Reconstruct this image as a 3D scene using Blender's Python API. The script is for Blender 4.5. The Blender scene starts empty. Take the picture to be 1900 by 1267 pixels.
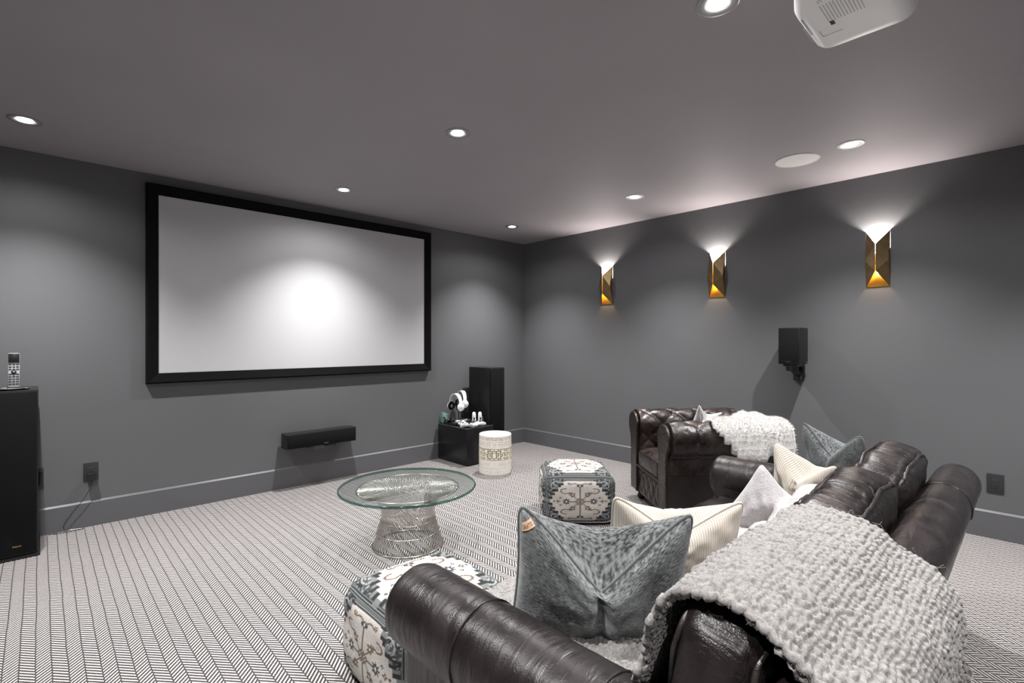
import bpy, bmesh, math, random
from mathutils import Vector, Matrix, noise, Euler
from mathutils.bvhtree import BVHTree
PI=math.pi; S=bpy.context.scene; COL=S.collection
random.seed(7)
# ---------------------------------------------------------------- camera, world, lights, exposure
H=2.7
cd=bpy.data.cameras.new('camera'); cam=bpy.data.objects.new('camera',cd); COL.objects.link(cam)
cam.location=(-4.824,-4.847,1.37); cam.rotation_euler=(PI/2,0,math.radians(-43.5))
cd.sensor_width=36; cd.lens=925*36/1900; cd.clip_start=.02; S.camera=cam
S.view_settings.view_transform='Standard'; S.view_settings.look='None'; S.view_settings.gamma=1
S.view_settings.exposure=.5; S.view_settings.use_curve_mapping=False
w=bpy.data.worlds.new('world'); S.world=w; w.use_nodes=True
w.node_tree.nodes['Background'].inputs[0].default_value=(.8,.85,1,1); w.node_tree.nodes['Background'].inputs[1].default_value=.05
LX=(-4.885,-2.885,-.85); LY=(-.66,-2.30,-3.98,-5.65)  # last row has no fixtures: unseen lamps added to light the sofa
SPOT_W=240; SCONCE_W=18
for lx in LX:
    for ly in LY:
        for nm_,e_,a_,b_ in (('downlight_beam',1,107,1),('downlight_spill',.06,156,.5)):
            l=bpy.data.lights.new(nm_,'SPOT'); l.energy=SPOT_W*e_; l.color=(1,.985,.975); l.spot_size=math.radians(a_); l.spot_blend=b_; l.shadow_soft_size=.022
            o=bpy.data.objects.new(nm_,l); COL.objects.link(o); o.location=(lx,ly,H-.014)

# ---------------------------------------------------------------- mesh helpers
def comb(*vf):
    V=[];F=[]
    for v,f in vf:
        n=len(V); V+=[tuple(p) for p in v]; F+=[tuple(i+n for i in q) for q in f]
    return V,F
def xf(vf,M): return [tuple(M@Vector(p)) for p in vf[0]],vf[1]
def T(x,y,z): return Matrix.Translation((x,y,z))
def RZ(a): return Matrix.Rotation(a,4,'Z')
def RX(a): return Matrix.Rotation(a,4,'X')
def RY(a): return Matrix.Rotation(a,4,'Y')
def frombm(bm):
    bm.verts.index_update(); r=([tuple(v.co) for v in bm.verts],[tuple(v.index for v in f.verts) for f in bm.faces]); bm.free(); return r
def box(c,s,b=0,seg=2):
    bm=bmesh.new(); bmesh.ops.create_cube(bm,size=1)
    for v in bm.verts: v.co=Vector((v.co.x*s[0],v.co.y*s[1],v.co.z*s[2]))
    if b: bmesh.ops.bevel(bm,geom=bm.edges[:],offset=b,segments=seg,affect='EDGES',profile=.5)
    for v in bm.verts: v.co+=Vector(c)
    return frombm(bm)
def bx(x0,x1,y0,y1,z0,z1,b=0,seg=2): return box(((x0+x1)/2,(y0+y1)/2,(z0+z1)/2),(x1-x0,y1-y0,z1-z0),b,seg)
def lathe(prof,n=32,c=(0,0,0),cap=True):
    V=[];F=[]
    for r,z in prof:
        for i in range(n):
            a=2*PI*i/n; V.append((c[0]+r*math.cos(a),c[1]+r*math.sin(a),c[2]+z))
    for k in range(len(prof)-1):
        for i in range(n):
            j=(i+1)%n; F.append((k*n+i,k*n+j,(k+1)*n+j,(k+1)*n+i))
    if cap:
        if prof[0][0]>1e-6: F.append(tuple(range(n-1,-1,-1)))
        if prof[-1][0]>1e-6: F.append(tuple((len(prof)-1)*n+i for i in range(n)))
    return V,F
def ball(c,r,n=12,m=8,s=(1,1,1)):
    v,f=lathe([(max(1e-5,math.sin(PI*k/m)),-math.cos(PI*k/m)) for k in range(m+1)],n,cap=False)
    return [(c[0]+x*r*s[0],c[1]+y*r*s[1],c[2]+z*r*s[2]) for x,y,z in v],f
def tube(pts,r,n=8,closed=False,rf=None):
    P=[Vector(p) for p in pts]; m=len(P); V=[];F=[]; up=None
    for k in range(m):
        t=(P[(k+1)%m]-P[k-1]) if (closed or 0<k<m-1) else (P[1]-P[0] if k==0 else P[-1]-P[-2])
        if t.length<1e-9: t=Vector((0,0,1))
        t.normalize()
        if up is None:
            up=Vector((0,0,1)) if abs(t.z)<.9 else Vector((1,0,0))
        s=t.cross(up)
        if s.length<1e-6: s=t.orthogonal()
        s.normalize(); up=s.cross(t).normalized()
        rr=rf(k/(m-1)) if rf else r
        for i in range(n):
            a=2*PI*i/n; V.append(tuple(P[k]+(s*math.cos(a)+up*math.sin(a))*rr))
    for k in range(m if closed else m-1):
        for i in range(n):
            a=k*n+i;b=k*n+(i+1)%n;c=((k+1)%m)*n+(i+1)%n;d=((k+1)%m)*n+i; F.append((a,d,c,b))
    if not closed: F.append(tuple(range(n))); F.append(tuple((m-1)*n+n-1-i for i in range(n)))
    return V,F
def grid(f,nu,nv,cu=False,cv=False,flip=False):
    V=[tuple(f(i/(nu if cu else nu-1),j/(nv if cv else nv-1))) for i in range(nu) for j in range(nv)]; F=[]
    for i in range(nu if cu else nu-1):
        for j in range(nv if cv else nv-1):
            a=i*nv+j;b=((i+1)%nu)*nv+j;c=((i+1)%nu)*nv+(j+1)%nv;d=i*nv+(j+1)%nv
            F.append((a,d,c,b) if flip else (a,b,c,d))
    return V,F
def rbox(h,r,n=16,fn=None,puff=(0,0,0)):
    bm=bmesh.new(); bmesh.ops.create_cube(bm,size=2)
    bmesh.ops.subdivide_edges(bm,edges=bm.edges[:],cuts=n,use_grid_fill=True)
    for v in bm.verts:
        p=v.co.copy(); q=Vector([max(-(h[i]-r),min(h[i]-r,p[i]*h[i])) for i in range(3)])
        d=Vector([p[i]*h[i] for i in range(3)])-q
        if d.length>1e-9:
            d.normalize(); x=q+d*r
        else: x=Vector([p[i]*h[i] for i in range(3)])
        g=[max(0,1-p[i]*p[i]) for i in range(3)]
        x=x+Vector((math.copysign(1,p.x)*puff[0]*g[1]*g[2]*(abs(p.x)**4),math.copysign(1,p.y)*puff[1]*(g[0]*g[2])**.6*(abs(p.y)**4),math.copysign(1,p.z)*puff[2]*(g[0]*g[1])**.6*(abs(p.z)**4)))
        v.co=fn(x,p) if fn else x
    return frombm(bm)
def crom(pts,m=8):
    P=[Vector(p) for p in pts]; out=[]
    for i in range(len(P)-1):
        a=P[max(i-1,0)];b=P[i];c=P[i+1];d=P[min(i+2,len(P)-1)]
        for k in range(m):
            t=k/m; out.append(.5*((2*b)+(c-a)*t+(2*a-5*b+4*c-d)*t*t+(3*b-a-3*c+d)*t**3))
    out.append(P[-1]); return out
def resample(P,n):
    L=[0]
    for a,b in zip(P,P[1:]): L.append(L[-1]+(b-a).length)
    out=[];k=0
    for i in range(n):
        s=L[-1]*i/(n-1)
        while k<len(L)-2 and L[k+1]<s: k+=1
        t=(s-L[k])/max(1e-9,L[k+1]-L[k]); out.append(P[k].lerp(P[k+1],min(1,t)))
    return out,L[-1]
def mk(name,vf,m,parent=None,sharp=.7,loc=None,colors=None,matidx=None,**pr):
    me=bpy.data.meshes.new(name); me.from_pydata(vf[0],[],vf[1]); me.update()
    for mm in (m if isinstance(m,(list,tuple)) else [m]): me.materials.append(mm)
    me.polygons.foreach_set('use_smooth',[True]*len(me.polygons))
    if sharp: me.set_sharp_from_angle(angle=sharp)
    if matidx: me.polygons.foreach_set('material_index',matidx)
    if colors:
        at=me.color_attributes.new('Col','FLOAT_COLOR','POINT')
        at.data.foreach_set('color',[c for k in colors for c in (k[0],k[1],k[2],1)])
    o=bpy.data.objects.new(name,me); COL.objects.link(o)
    if parent: o.parent=parent
    if loc: o.location=loc
    for k,v in pr.items(): o[k]=v
    return o
def thing(name,label,cat,loc=(0,0,0),rz=0,group=None,M=None):
    o=bpy.data.objects.new(name,None); COL.objects.link(o); o.empty_display_size=.05
    if M is not None: o.matrix_world=M
    else: o.location=loc; o.rotation_euler=(0,0,rz)
    o['label']=label; o['category']=cat
    if group: o['group']=group
    return o
def mks(name,parts,m,parent,**k):
    return [mk(name,p,m,parent,**k) for p in parts]
def tag(o,label,cat,group=None):
    o['label']=label; o['category']=cat
    if group: o['group']=group
    return o
def copy_tree(o,parent=None):
    c=o.copy(); COL.objects.link(c)
    if parent: c.parent=parent
    for ch in list(o.children): copy_tree(ch,c)
    return c
def text(name,s,size,m,parent,M,ext=.0006,al='CENTER'):
    cu=bpy.data.curves.new(name,'FONT'); cu.body=s; cu.size=size; cu.extrude=ext; cu.align_x=al; cu.align_y='CENTER'
    o=bpy.data.objects.new(name,cu); COL.objects.link(o)
    me=bpy.data.meshes.new_from_object(o); bpy.data.objects.remove(o)
    me.materials.clear(); me.materials.append(m)
    o=bpy.data.objects.new(name,me); COL.objects.link(o); o.parent=parent; o.matrix_local=M; return o
FRONT=RX(PI/2)   # text facing -y

# ---------------------------------------------------------------- materials
def P(name,col,rough=.6,metal=0,bump=None,var=None,coat=0,sheen=0,spec=None,emit=None,rvar=0,aniso=None,alpha=None):
    m=bpy.data.materials.new(name); m.use_nodes=True; N=m.node_tree.nodes; L=m.node_tree.links; b=N['Principled BSDF']
    b.inputs['Base Color'].default_value=(*col,1); b.inputs['Roughness'].default_value=rough; b.inputs['Metallic'].default_value=metal
    if coat: b.inputs['Coat Weight'].default_value=coat; b.inputs['Coat Roughness'].default_value=.25
    if sheen: b.inputs['Sheen Weight'].default_value=sheen; b.inputs['Sheen Roughness'].default_value=.5
    if spec is not None: b.inputs['Specular IOR Level'].default_value=spec
    if emit: b.inputs['Emission Color'].default_value=(*emit[0],1); b.inputs['Emission Strength'].default_value=emit[1]
    tc=N.new('ShaderNodeTexCoord')
    if var:
        n=N.new('ShaderNodeTexNoise'); n.inputs['Scale'].default_value=var[0]; n.inputs['Detail'].default_value=5
        L.new(tc.outputs['Object'],n.inputs['Vector']); r=N.new('ShaderNodeValToRGB'); k=var[1]
        r.color_ramp.elements[0].position=.3; r.color_ramp.elements[1].position=.7
        r.color_ramp.elements[0].color=(*[c*(1-k) for c in col],1); r.color_ramp.elements[1].color=(*[min(1,c*(1+k)) for c in col],1)
        L.new(n.outputs[0],r.inputs[0]); L.new(r.outputs[0],b.inputs['Base Color'])
    if rvar:
        n=N.new('ShaderNodeTexNoise'); n.inputs['Scale'].default_value=9; L.new(tc.outputs['Object'],n.inputs['Vector'])
        mr=N.new('ShaderNodeMapRange'); mr.inputs[1].default_value=.3; mr.inputs[2].default_value=.7; mr.inputs[3].default_value=rough-rvar; mr.inputs[4].default_value=rough+rvar
        L.new(n.outputs[0],mr.inputs[0]); L.new(mr.outputs[0],b.inputs['Roughness'])
    if bump:
        n=N.new('ShaderNodeTexNoise'); n.inputs['Scale'].default_value=bump[0]; n.inputs['Detail'].default_value=4
        mp=N.new('ShaderNodeMapping'); mp.inputs['Scale'].default_value=bump[3] if len(bump)>3 else (1,1,1)
        L.new(tc.outputs['Object'],mp.inputs[0]); L.new(mp.outputs[0],n.inputs['Vector'])
        bp=N.new('ShaderNodeBump'); bp.inputs['Strength'].default_value=bump[1]; bp.inputs['Distance'].default_value=bump[2]
        L.new(n.outputs[0],bp.inputs['Height']); L.new(bp.outputs[0],b.inputs['Normal'])
    return m
def nd(m): return m.node_tree.nodes,m.node_tree.links,m.node_tree.nodes['Principled BSDF']
def mth(N,L,op,a,b=None,c=None):
    n=N.new('ShaderNodeMath'); n.operation=op
    for i,x in enumerate((a,b,c)):
        if x is None: continue
        if isinstance(x,(int,float)): n.inputs[i].default_value=x
        else: L.new(x,n.inputs[i])
    return n.outputs[0]
def leather(name,col,scale=1,worn=.5,wr=(14,14,14),bs=.45):
    m=P(name,col,.3,spec=.42); N,L,b=nd(m); tc=N.new('ShaderNodeTexCoord')
    b.inputs['Coat Weight'].default_value=.12; b.inputs['Coat Roughness'].default_value=.3
    n=N.new('ShaderNodeTexNoise'); n.inputs['Scale'].default_value=5*scale; n.inputs['Detail'].default_value=6; n.inputs['Distortion'].default_value=1.2
    L.new(tc.outputs['Object'],n.inputs['Vector']); r=N.new('ShaderNodeValToRGB')
    r.color_ramp.elements[0].position=.35; r.color_ramp.elements[0].color=(*[c*.55 for c in col],1)
    r.color_ramp.elements[1].position=.75; r.color_ramp.elements[1].color=(*[c*(1+worn*k) for c,k in zip(col,(2.0,1.7,1.6))],1)
    L.new(n.outputs[0],r.inputs[0]); L.new(r.outputs[0],b.inputs['Base Color'])
    mr=N.new('ShaderNodeMapRange'); mr.inputs[1].default_value=.3; mr.inputs[2].default_value=.75; mr.inputs[3].default_value=.25; mr.inputs[4].default_value=.45
    L.new(n.outputs[0],mr.inputs[0]); L.new(mr.outputs[0],b.inputs['Roughness'])
    n2=N.new('ShaderNodeTexNoise'); n2.inputs['Scale'].default_value=1; n2.inputs['Detail'].default_value=6; n2.inputs['Distortion'].default_value=.9; mpp=N.new('ShaderNodeMapping'); mpp.inputs['Scale'].default_value=wr; L.new(tc.outputs['Object'],mpp.inputs[0]); L.new(mpp.outputs[0],n2.inputs['Vector'])
    v=N.new('ShaderNodeTexVoronoi'); v.inputs['Scale'].default_value=260; L.new(tc.outputs['Object'],v.inputs['Vector'])
    h=mth(N,L,'MULTIPLY_ADD',v.outputs['Distance'],.05,n2.outputs[0])
    bp=N.new('ShaderNodeBump'); bp.inputs['Strength'].default_value=bs; bp.inputs['Distance'].default_value=.014; L.new(h,bp.inputs['Height']); L.new(bp.outputs[0],b.inputs['Normal'])
    return m
def paint(name,col,rough=.55):
    return P(name,col,rough,bump=(120,.06,.002),var=(1.3,.03),spec=.35)
M_wall=paint('dark_grey_paint',(.122,.124,.130)); M_ceil=paint('grey_ceiling_paint',(.31,.29,.308),.7); M_base=paint('dark_grey_trim_paint',(.112,.112,.12),.38)
M_blk=P('black_velvet',(.0035,.0035,.004),.9,spec=.15,bump=(300,.1,.001)); M_screen=P('projection_fabric',(.50,.50,.515),.9,bump=(500,.05,.0005))
M_white=P('white_plastic',(.82,.82,.82),.4,bump=(80,.02,.001)); M_trimw=P('white_metal_trim',(.75,.75,.75),.35,bump=(50,.02,.001))
M_lens=P('downlight_lens',(1,1,1),.3,emit=((1,.97,.94),28)); M_steelring=P('brushed_trim',(.35,.35,.36),.35,.6,bump=(60,.05,.001))
M_blackash=P('black_ash_vinyl',(.008,.0075,.0075),.4,bump=(40,.25,.002,(1,1,.06)),var=(20,.3)); M_cloth=P('black_grille_cloth',(.006,.006,.0065),.9,bump=(900,.4,.001),spec=.2)
M_blkgloss=P('black_plastic',(.012,.012,.013),.3,bump=(100,.03,.001)); M_blksatin=P('satin_black_lacquer',(.008,.008,.009),.28,bump=(30,.03,.001)); M_dkgrey=P('dark_grey_plastic',(.03,.03,.033),.4,bump=(100,.05,.001))
M_gold=P('copper_logo',(.75,.5,.22),.3,1,bump=(50,.02,.001)); M_silver=P('silver_metal',(.6,.6,.6),.28,1,bump=(80,.02,.001)); M_greyp=P('light_grey_plastic',(.42,.42,.43),.4,bump=(80,.02,.001))
M_brass=P('antique_brass',(.30,.21,.11),.42,.85,bump=(25,.15,.002),var=(14,.22)); M_brassin=P('polished_gold_inside',(.80,.44,.07),.32,1,bump=(40,.1,.001),var=(10,.15))
M_bulb=P('lamp_bulb',(1,1,1),.3,emit=((1,.9,.8),60)); M_nick=P('nickel_wire',(.62,.58,.55),.22,1,bump=(90,.03,.0005))
M_lea=leather('dark_brown_leather',(.0095,.0065,.0068),worn=.3,wr=(6,26,8)); M_leac=leather('wrinkled_cushion_leather',(.0095,.0065,.0068),1.3,.45,(34,7,18),.8); M_lea2=leather('chesterfield_leather',(.0145,.0092,.008),1.2,.6,(16,16,16),.6); M_pipe=leather('leather_piping',(.015,.012,.012),4)
M_leadk=P('dark_leather_panel',(.012,.008,.007),.45,bump=(12,.2,.01),var=(5,.4)); M_nail=P('antique_nail_brass',(.13,.11,.09),.3,1,bump=(50,.05,.001)); M_foot=P('dark_turned_wood',(.012,.008,.006),.3,bump=(30,.1,.001),var=(12,.4))
M_teal=P('green_translucent_plastic',(.12,.5,.38),.25,bump=(50,.02,.001)); M_clear=P('clear_case_plastic',(.4,.42,.42),.15,bump=(50,.02,.001)); M_blob=P('button_grey',(.55,.55,.55),.4,bump=(50,.02,.001))
M_tag=P('tan_leather_tag',(.55,.36,.24),.6,bump=(200,.1,.0005)); M_ink=P('brown_ink',(.09,.05,.03),.6,bump=(200,.1,.0002)); M_print=P('grey_print',(.58,.58,.59),.6,bump=(200,.1,.0002))
def fabric(name,kind,c1,c2,scale=1,sheen=.3):
    m=P(name,c1,.9,sheen=sheen,spec=.2); N,L,b=nd(m); tc=N.new('ShaderNodeTexCoord'); at=N.new('ShaderNodeAttribute'); at.attribute_name='Col'; mp=N.new('ShaderNodeMapping'); L.new(at.outputs['Vector'] if kind in('chenille','cord') else tc.outputs['Object'],mp.inputs[0])
    r=N.new('ShaderNodeValToRGB'); r.color_ramp.elements[0].color=(*c1,1); r.color_ramp.elements[1].color=(*c2,1)
    bp=N.new('ShaderNodeBump')
    if kind=='chenille':
        mp.inputs['Rotation'].default_value=(0,0,.10); mp.inputs['Scale'].default_value=(80*scale,270*scale,1)
        n=N.new('ShaderNodeTexNoise'); n.inputs['Scale'].default_value=1; n.inputs['Detail'].default_value=2; L.new(mp.outputs[0],n.inputs['Vector'])
        m2=N.new('ShaderNodeMapping'); m2.inputs['Scale'].default_value=(9,9,9); L.new(at.outputs['Vector'],m2.inputs[0])
        n2=N.new('ShaderNodeTexNoise'); n2.inputs['Scale'].default_value=1; L.new(m2.outputs[0],n2.inputs['Vector'])
        h=mth(N,L,'ADD',n.outputs[0],mth(N,L,'MULTIPLY',mth(N,L,'SUBTRACT',n2.outputs[0],.5),.5))
        r.color_ramp.elements[0].position=.38; r.color_ramp.elements[1].position=.64; L.new(h,r.inputs[0]); bp.inputs['Strength'].default_value=.7; bp.inputs['Distance'].default_value=.004; L.new(n.outputs[0],bp.inputs['Height'])
    elif kind=='cord':
        s=N.new('ShaderNodeSeparateXYZ'); L.new(at.outputs['Vector'],s.inputs[0])
        a=mth(N,L,'SINE',mth(N,L,'MULTIPLY',s.outputs[0],2*PI/.0085)); q=mth(N,L,'SINE',mth(N,L,'MULTIPLY',s.outputs[1],2*PI/.006))
        h=mth(N,L,'MULTIPLY_ADD',mth(N,L,'MULTIPLY',mth(N,L,'ABSOLUTE',a),q),.25,mth(N,L,'MULTIPLY_ADD',a,.5,.5))
        L.new(h,r.inputs[0]); bp.inputs['Strength'].default_value=.6; bp.inputs['Distance'].default_value=.003; L.new(h,bp.inputs['Height'])
    else:
        n=N.new('ShaderNodeTexNoise'); n.inputs['Scale'].default_value=160*scale; n.inputs['Detail'].default_value=4; L.new(tc.outputs['Object'],n.inputs['Vector'])
        r.color_ramp.elements[0].position=.3; r.color_ramp.elements[1].position=.7; L.new(n.outputs[0],r.inputs[0]); bp.inputs['Strength'].default_value=.6; bp.inputs['Distance'].default_value=.004; L.new(n.outputs[0],bp.inputs['Height'])
    L.new(r.outputs[0],b.inputs['Base Color']); L.new(bp.outputs[0],b.inputs['Normal']); return m
M_slate=fabric('slate_chenille','chenille',(.022,.0235,.0245),(.168,.178,.180)); M_slatep=fabric('slate_piping','plain',(.075,.081,.083),(.12,.129,.131),2)
M_slate2=fabric('slate_weave','chenille',(.035,.038,.040),(.165,.178,.183),1.3)
M_cream=fabric('cream_corduroy','cord',(.36,.315,.265),(.48,.445,.39)); M_creamp=fabric('cream_piping','plain',(.36,.33,.29),(.45,.42,.37),2)
M_lav=fabric('pale_grey_velvet','plain',(.36,.345,.35),(.45,.435,.44),.8); M_lgrey=fabric('light_grey_linen','plain',(.36,.345,.34),(.46,.445,.44),1.2)
M_pink=fabric('pale_pinkish_knit','plain',(.31,.285,.285),(.44,.41,.41),.9); M_pinkdk=fabric('knit_dark_trim','plain',(.16,.15,.16),(.24,.23,.24),1)
M_knit=fabric('chunky_grey_wool','plain',(.155,.147,.141),(.275,.263,.255),.8,.1); M_fur=fabric('white_faux_fur','plain',(.62,.60,.585),(.78,.77,.75),.5,.5)
M_fringe=fabric('wool_fringe','plain',(.17,.155,.145),(.27,.25,.235),.8)
def vcol(name,rough,bumps):
    m=P(name,(.5,.5,.5),rough,spec=.25); N,L,b=nd(m); a=N.new('ShaderNodeAttribute'); a.attribute_name='Col'
    tc=N.new('ShaderNodeTexCoord'); n=N.new('ShaderNodeTexNoise'); n.inputs['Scale'].default_value=bumps[0]; n.inputs['Detail'].default_value=3; L.new(tc.outputs['Object'],n.inputs['Vector'])
    mx=N.new('ShaderNodeMix'); mx.data_type='RGBA'; mx.blend_type='MULTIPLY'; mx.inputs['Factor'].default_value=bumps[3]
    L.new(a.outputs['Color'],mx.inputs['A']); rr=N.new('ShaderNodeValToRGB'); rr.color_ramp.elements[0].position=.3; rr.color_ramp.elements[1].position=.65; rr.color_ramp.elements[0].color=(.55,.55,.55,1); L.new(n.outputs[0],rr.inputs[0]); L.new(rr.outputs[0],mx.inputs['B'])
    L.new(mx.outputs['Result'],b.inputs['Base Color']); bp=N.new('ShaderNodeBump'); bp.inputs['Strength'].default_value=bumps[1]; bp.inputs['Distance'].default_value=bumps[2]
    L.new(n.outputs[0],bp.inputs['Height']); L.new(bp.outputs[0],b.inputs['Normal']); return m
M_kilim=vcol('kilim_weave',.95,(260,.5,.003,.6)); M_ceram=vcol('glazed_fretwork_ceramic',.3,(30,.05,.001,.1))
# carpet: 5 cm herringbone stripes running along y
M_carpet=P('herringbone_carpet',(.5,.5,.5),.95,spec=.1); N,L,b=nd(M_carpet)
tc=N.new('ShaderNodeTexCoord'); s=N.new('ShaderNodeSeparateXYZ'); L.new(tc.outputs['Object'],s.inputs[0])
nz=N.new('ShaderNodeTexNoise'); nz.inputs['Scale'].default_value=3; L.new(tc.outputs['Object'],nz.inputs['Vector'])
wob=mth(N,L,'MULTIPLY',mth(N,L,'SUBTRACT',nz.outputs[0],.5),.009)
xs=mth(N,L,'DIVIDE',mth(N,L,'ADD',mth(N,L,'ADD',s.outputs[0],4.793+10),wob),.0503); fr=mth(N,L,'FRACT',xs); par=mth(N,L,'MULTIPLY_ADD',mth(N,L,'MODULO',mth(N,L,'FLOOR',xs),2),2,-1)
ph=mth(N,L,'FRACT',mth(N,L,'ADD',mth(N,L,'DIVIDE',mth(N,L,'ADD',s.outputs[1],20),.0235),mth(N,L,'MULTIPLY',mth(N,L,'MULTIPLY',fr,par),2.4)))
tri=mth(N,L,'ABSOLUTE',mth(N,L,'MULTIPLY_ADD',ph,2,-1)) # 0..1
fine=N.new('ShaderNodeTexNoise'); fine.inputs['Scale'].default_value=420; fine.inputs['Detail'].default_value=2; L.new(tc.outputs['Object'],fine.inputs['Vector'])
t2=mth(N,L,'ADD',tri,mth(N,L,'MULTIPLY',mth(N,L,'SUBTRACT',fine.outputs[0],.5),.9))
mr=N.new('ShaderNodeMapRange'); L.new(t2,mr.inputs[0]); mr.inputs[1].default_value=.40; mr.inputs[2].default_value=.56
ed=N.new('ShaderNodeMapRange'); L.new(mth(N,L,'MINIMUM',fr,mth(N,L,'SUBTRACT',1,fr)),ed.inputs[0]); ed.inputs[1].default_value=.015; ed.inputs[2].default_value=.06
k=mth(N,L,'MULTIPLY',mth(N,L,'SUBTRACT',1,mr.outputs[0]),ed.outputs[0])
rp=N.new('ShaderNodeValToRGB'); rp.color_ramp.elements[0].color=(.035,.032,.032,1); rp.color_ramp.elements[1].color=(.40,.378,.37,1); L.new(k,rp.inputs[0]); L.new(rp.outputs[0],b.inputs['Base Color'])
bp=N.new('ShaderNodeBump'); bp.inputs['Strength'].default_value=.5; bp.inputs['Distance'].default_value=.003; L.new(k,bp.inputs['Height']); L.new(bp.outputs[0],b.inputs['Normal'])
# glass: thin sheet (transparent + fresnel gloss), green edge
M_glass=bpy.data.materials.new('clear_table_glass'); M_glass.use_nodes=True; N=M_glass.node_tree.nodes; L=M_glass.node_tree.links; N.clear()
o_=N.new('ShaderNodeOutputMaterial'); tr=N.new('ShaderNodeBsdfTransparent'); tr.inputs[0].default_value=(.94,.97,.96,1); gl=N.new('ShaderNodeBsdfGlossy'); gl.inputs['Roughness'].default_value=.02
fz=N.new('ShaderNodeLayerWeight'); mx=N.new('ShaderNodeMixShader'); L.new(mth(N,L,'MULTIPLY_ADD',mth(N,L,'POWER',fz.outputs['Facing'],5),.9,.035),mx.inputs[0]); L.new(tr.outputs[0],mx.inputs[1]); L.new(gl.outputs[0],mx.inputs[2]); L.new(mx.outputs[0],o_.inputs[0])
M_edge=P('green_glass_edge',(.012,.045,.038),.1,bump=(30,.05,.001),spec=.8); N,L,b=nd(M_edge)
tr=N.new('ShaderNodeBsdfTransparent'); tr.inputs[0].default_value=(.35,.62,.55,1); mx=N.new('ShaderNodeMixShader'); mx.inputs[0].default_value=.6; L.new(tr.outputs[0],mx.inputs[1]); L.new(b.outputs[0],mx.inputs[2]); L.new(mx.outputs[0],N['Material Output'].inputs[0])
# ---------------------------------------------------------------- room shell
XL,XR,YB,YF=-6.3,0,-7.4,0
K='structure'
mk('floor',([(XL,YB,0),(XR,YB,0),(XR,YF,0),(XL,YF,0)],[(0,1,2,3)]),M_carpet,kind=K)
mk('ceiling',bx(XL,XR,YB,YF,H,H+.1),M_ceil,kind=K)
mk('wall_front',bx(XL-.1,XR+.1,YF,YF+.1,0,H+.1),M_wall,kind=K)
mk('wall_right',bx(XR,XR+.1,YB,YF,0,H+.1),M_wall,kind=K)
mk('wall_left',bx(XL-.1,XL,YB,YF,0,H+.1),M_wall,kind=K)
mk('wall_back',bx(XL-.1,XR+.1,YB-.1,YB,0,H+.1),M_wall,kind=K)
def basep(L_): # profile board along +x of length L_, front facing -y
    pr=[(0,0),(-.016,0),(-.016,.178),(-.006,.190),(0,.190)]
    V=[(x,y,z) for x in (0,L_) for y,z in pr]; n=len(pr)
    return V,[(i,(i+1)%n,n+(i+1)%n,n+i) for i in range(n)]+[tuple(range(n-1,-1,-1)),tuple(range(n,2*n))]
mk('baseboard_front',xf(basep(XR-XL),T(XL,0,0)),M_base,kind=K,sharp=.4)
mk('baseboard_right',xf(basep(-YB),T(0,0,0)@RZ(-PI/2)),M_base,kind=K,sharp=.4)
mk('baseboard_left',xf(basep(-YB),T(XL,YB,0)@RZ(PI/2)),M_base,kind=K,sharp=.4)
mk('baseboard_back',xf(basep(XR-XL),T(XR,YB,0)@RZ(PI)),M_base,kind=K,sharp=.4)
# ---------------------------------------------------------------- recessed downlights
names={(0,0):'recessed round ceiling downlight near the left edge, above the left tower speaker',(1,0):'recessed round downlight in the ceiling above the projection screen',
(2,0):'recessed round downlight in the far corner of the ceiling',(1,1):'brightly glaring recessed downlight in the middle of the ceiling',(2,1):'recessed round downlight on the ceiling above the middle wall sconce',
(2,2):'recessed round downlight beside the flush ceiling speaker',(1,2):'glaring recessed downlight at the top edge beside the projector'}
def downlight(lab,x,y,rim):
    t=thing('downlight',lab,'light',(x,y,H),0,'recessed ceiling downlights')
    mk('trim_ring',lathe([(.046,-.001),(.050,-.004),(.074,-.006),(.080,-.003),(.080,-.0005)],40,cap=False),rim,t)
    mk('lens',lathe([(.037,-.0035),(.025,-.0075),(.0001,-.009)],32,cap=False),M_lens,t)
    mk('baffle',lathe([(.050,-.0035),(.044,-.002),(.037,-.002)],32,cap=False),M_blob,t)
for i,lx in enumerate(LX):
    for j,ly in enumerate(LY):
        if (i,j) in names: downlight(names[(i,j)],lx,ly,M_trimw if (i,j) in((2,2),(2,1)) else M_steelring)
t=thing('ceiling_speaker','large white round flush ceiling speaker grille above the right wall','speaker',(-.79,-3.634,H))
mk('grille',lathe([(.136,-.004),(.10,-.005),(.0001,-.0055)],48,cap=False),P('white_grille',(.72,.71,.70),.6,bump=(900,.5,.001)),t)
mk('rim',lathe([(.136,-.001),(.136,-.006),(.142,-.007),(.146,-.001)],48,cap=False),M_trimw,t)
# ---------------------------------------------------------------- projector
t=thing('projector','white ceiling-mounted projector with rounded corners seen from below','projector',(-2.965,-4.438,2.42))
def pj(x,p): return x
v,f=rbox((.245,.150,.055),.053,20)
v=[(x,y,z+.055) for x,y,z in v]
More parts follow.
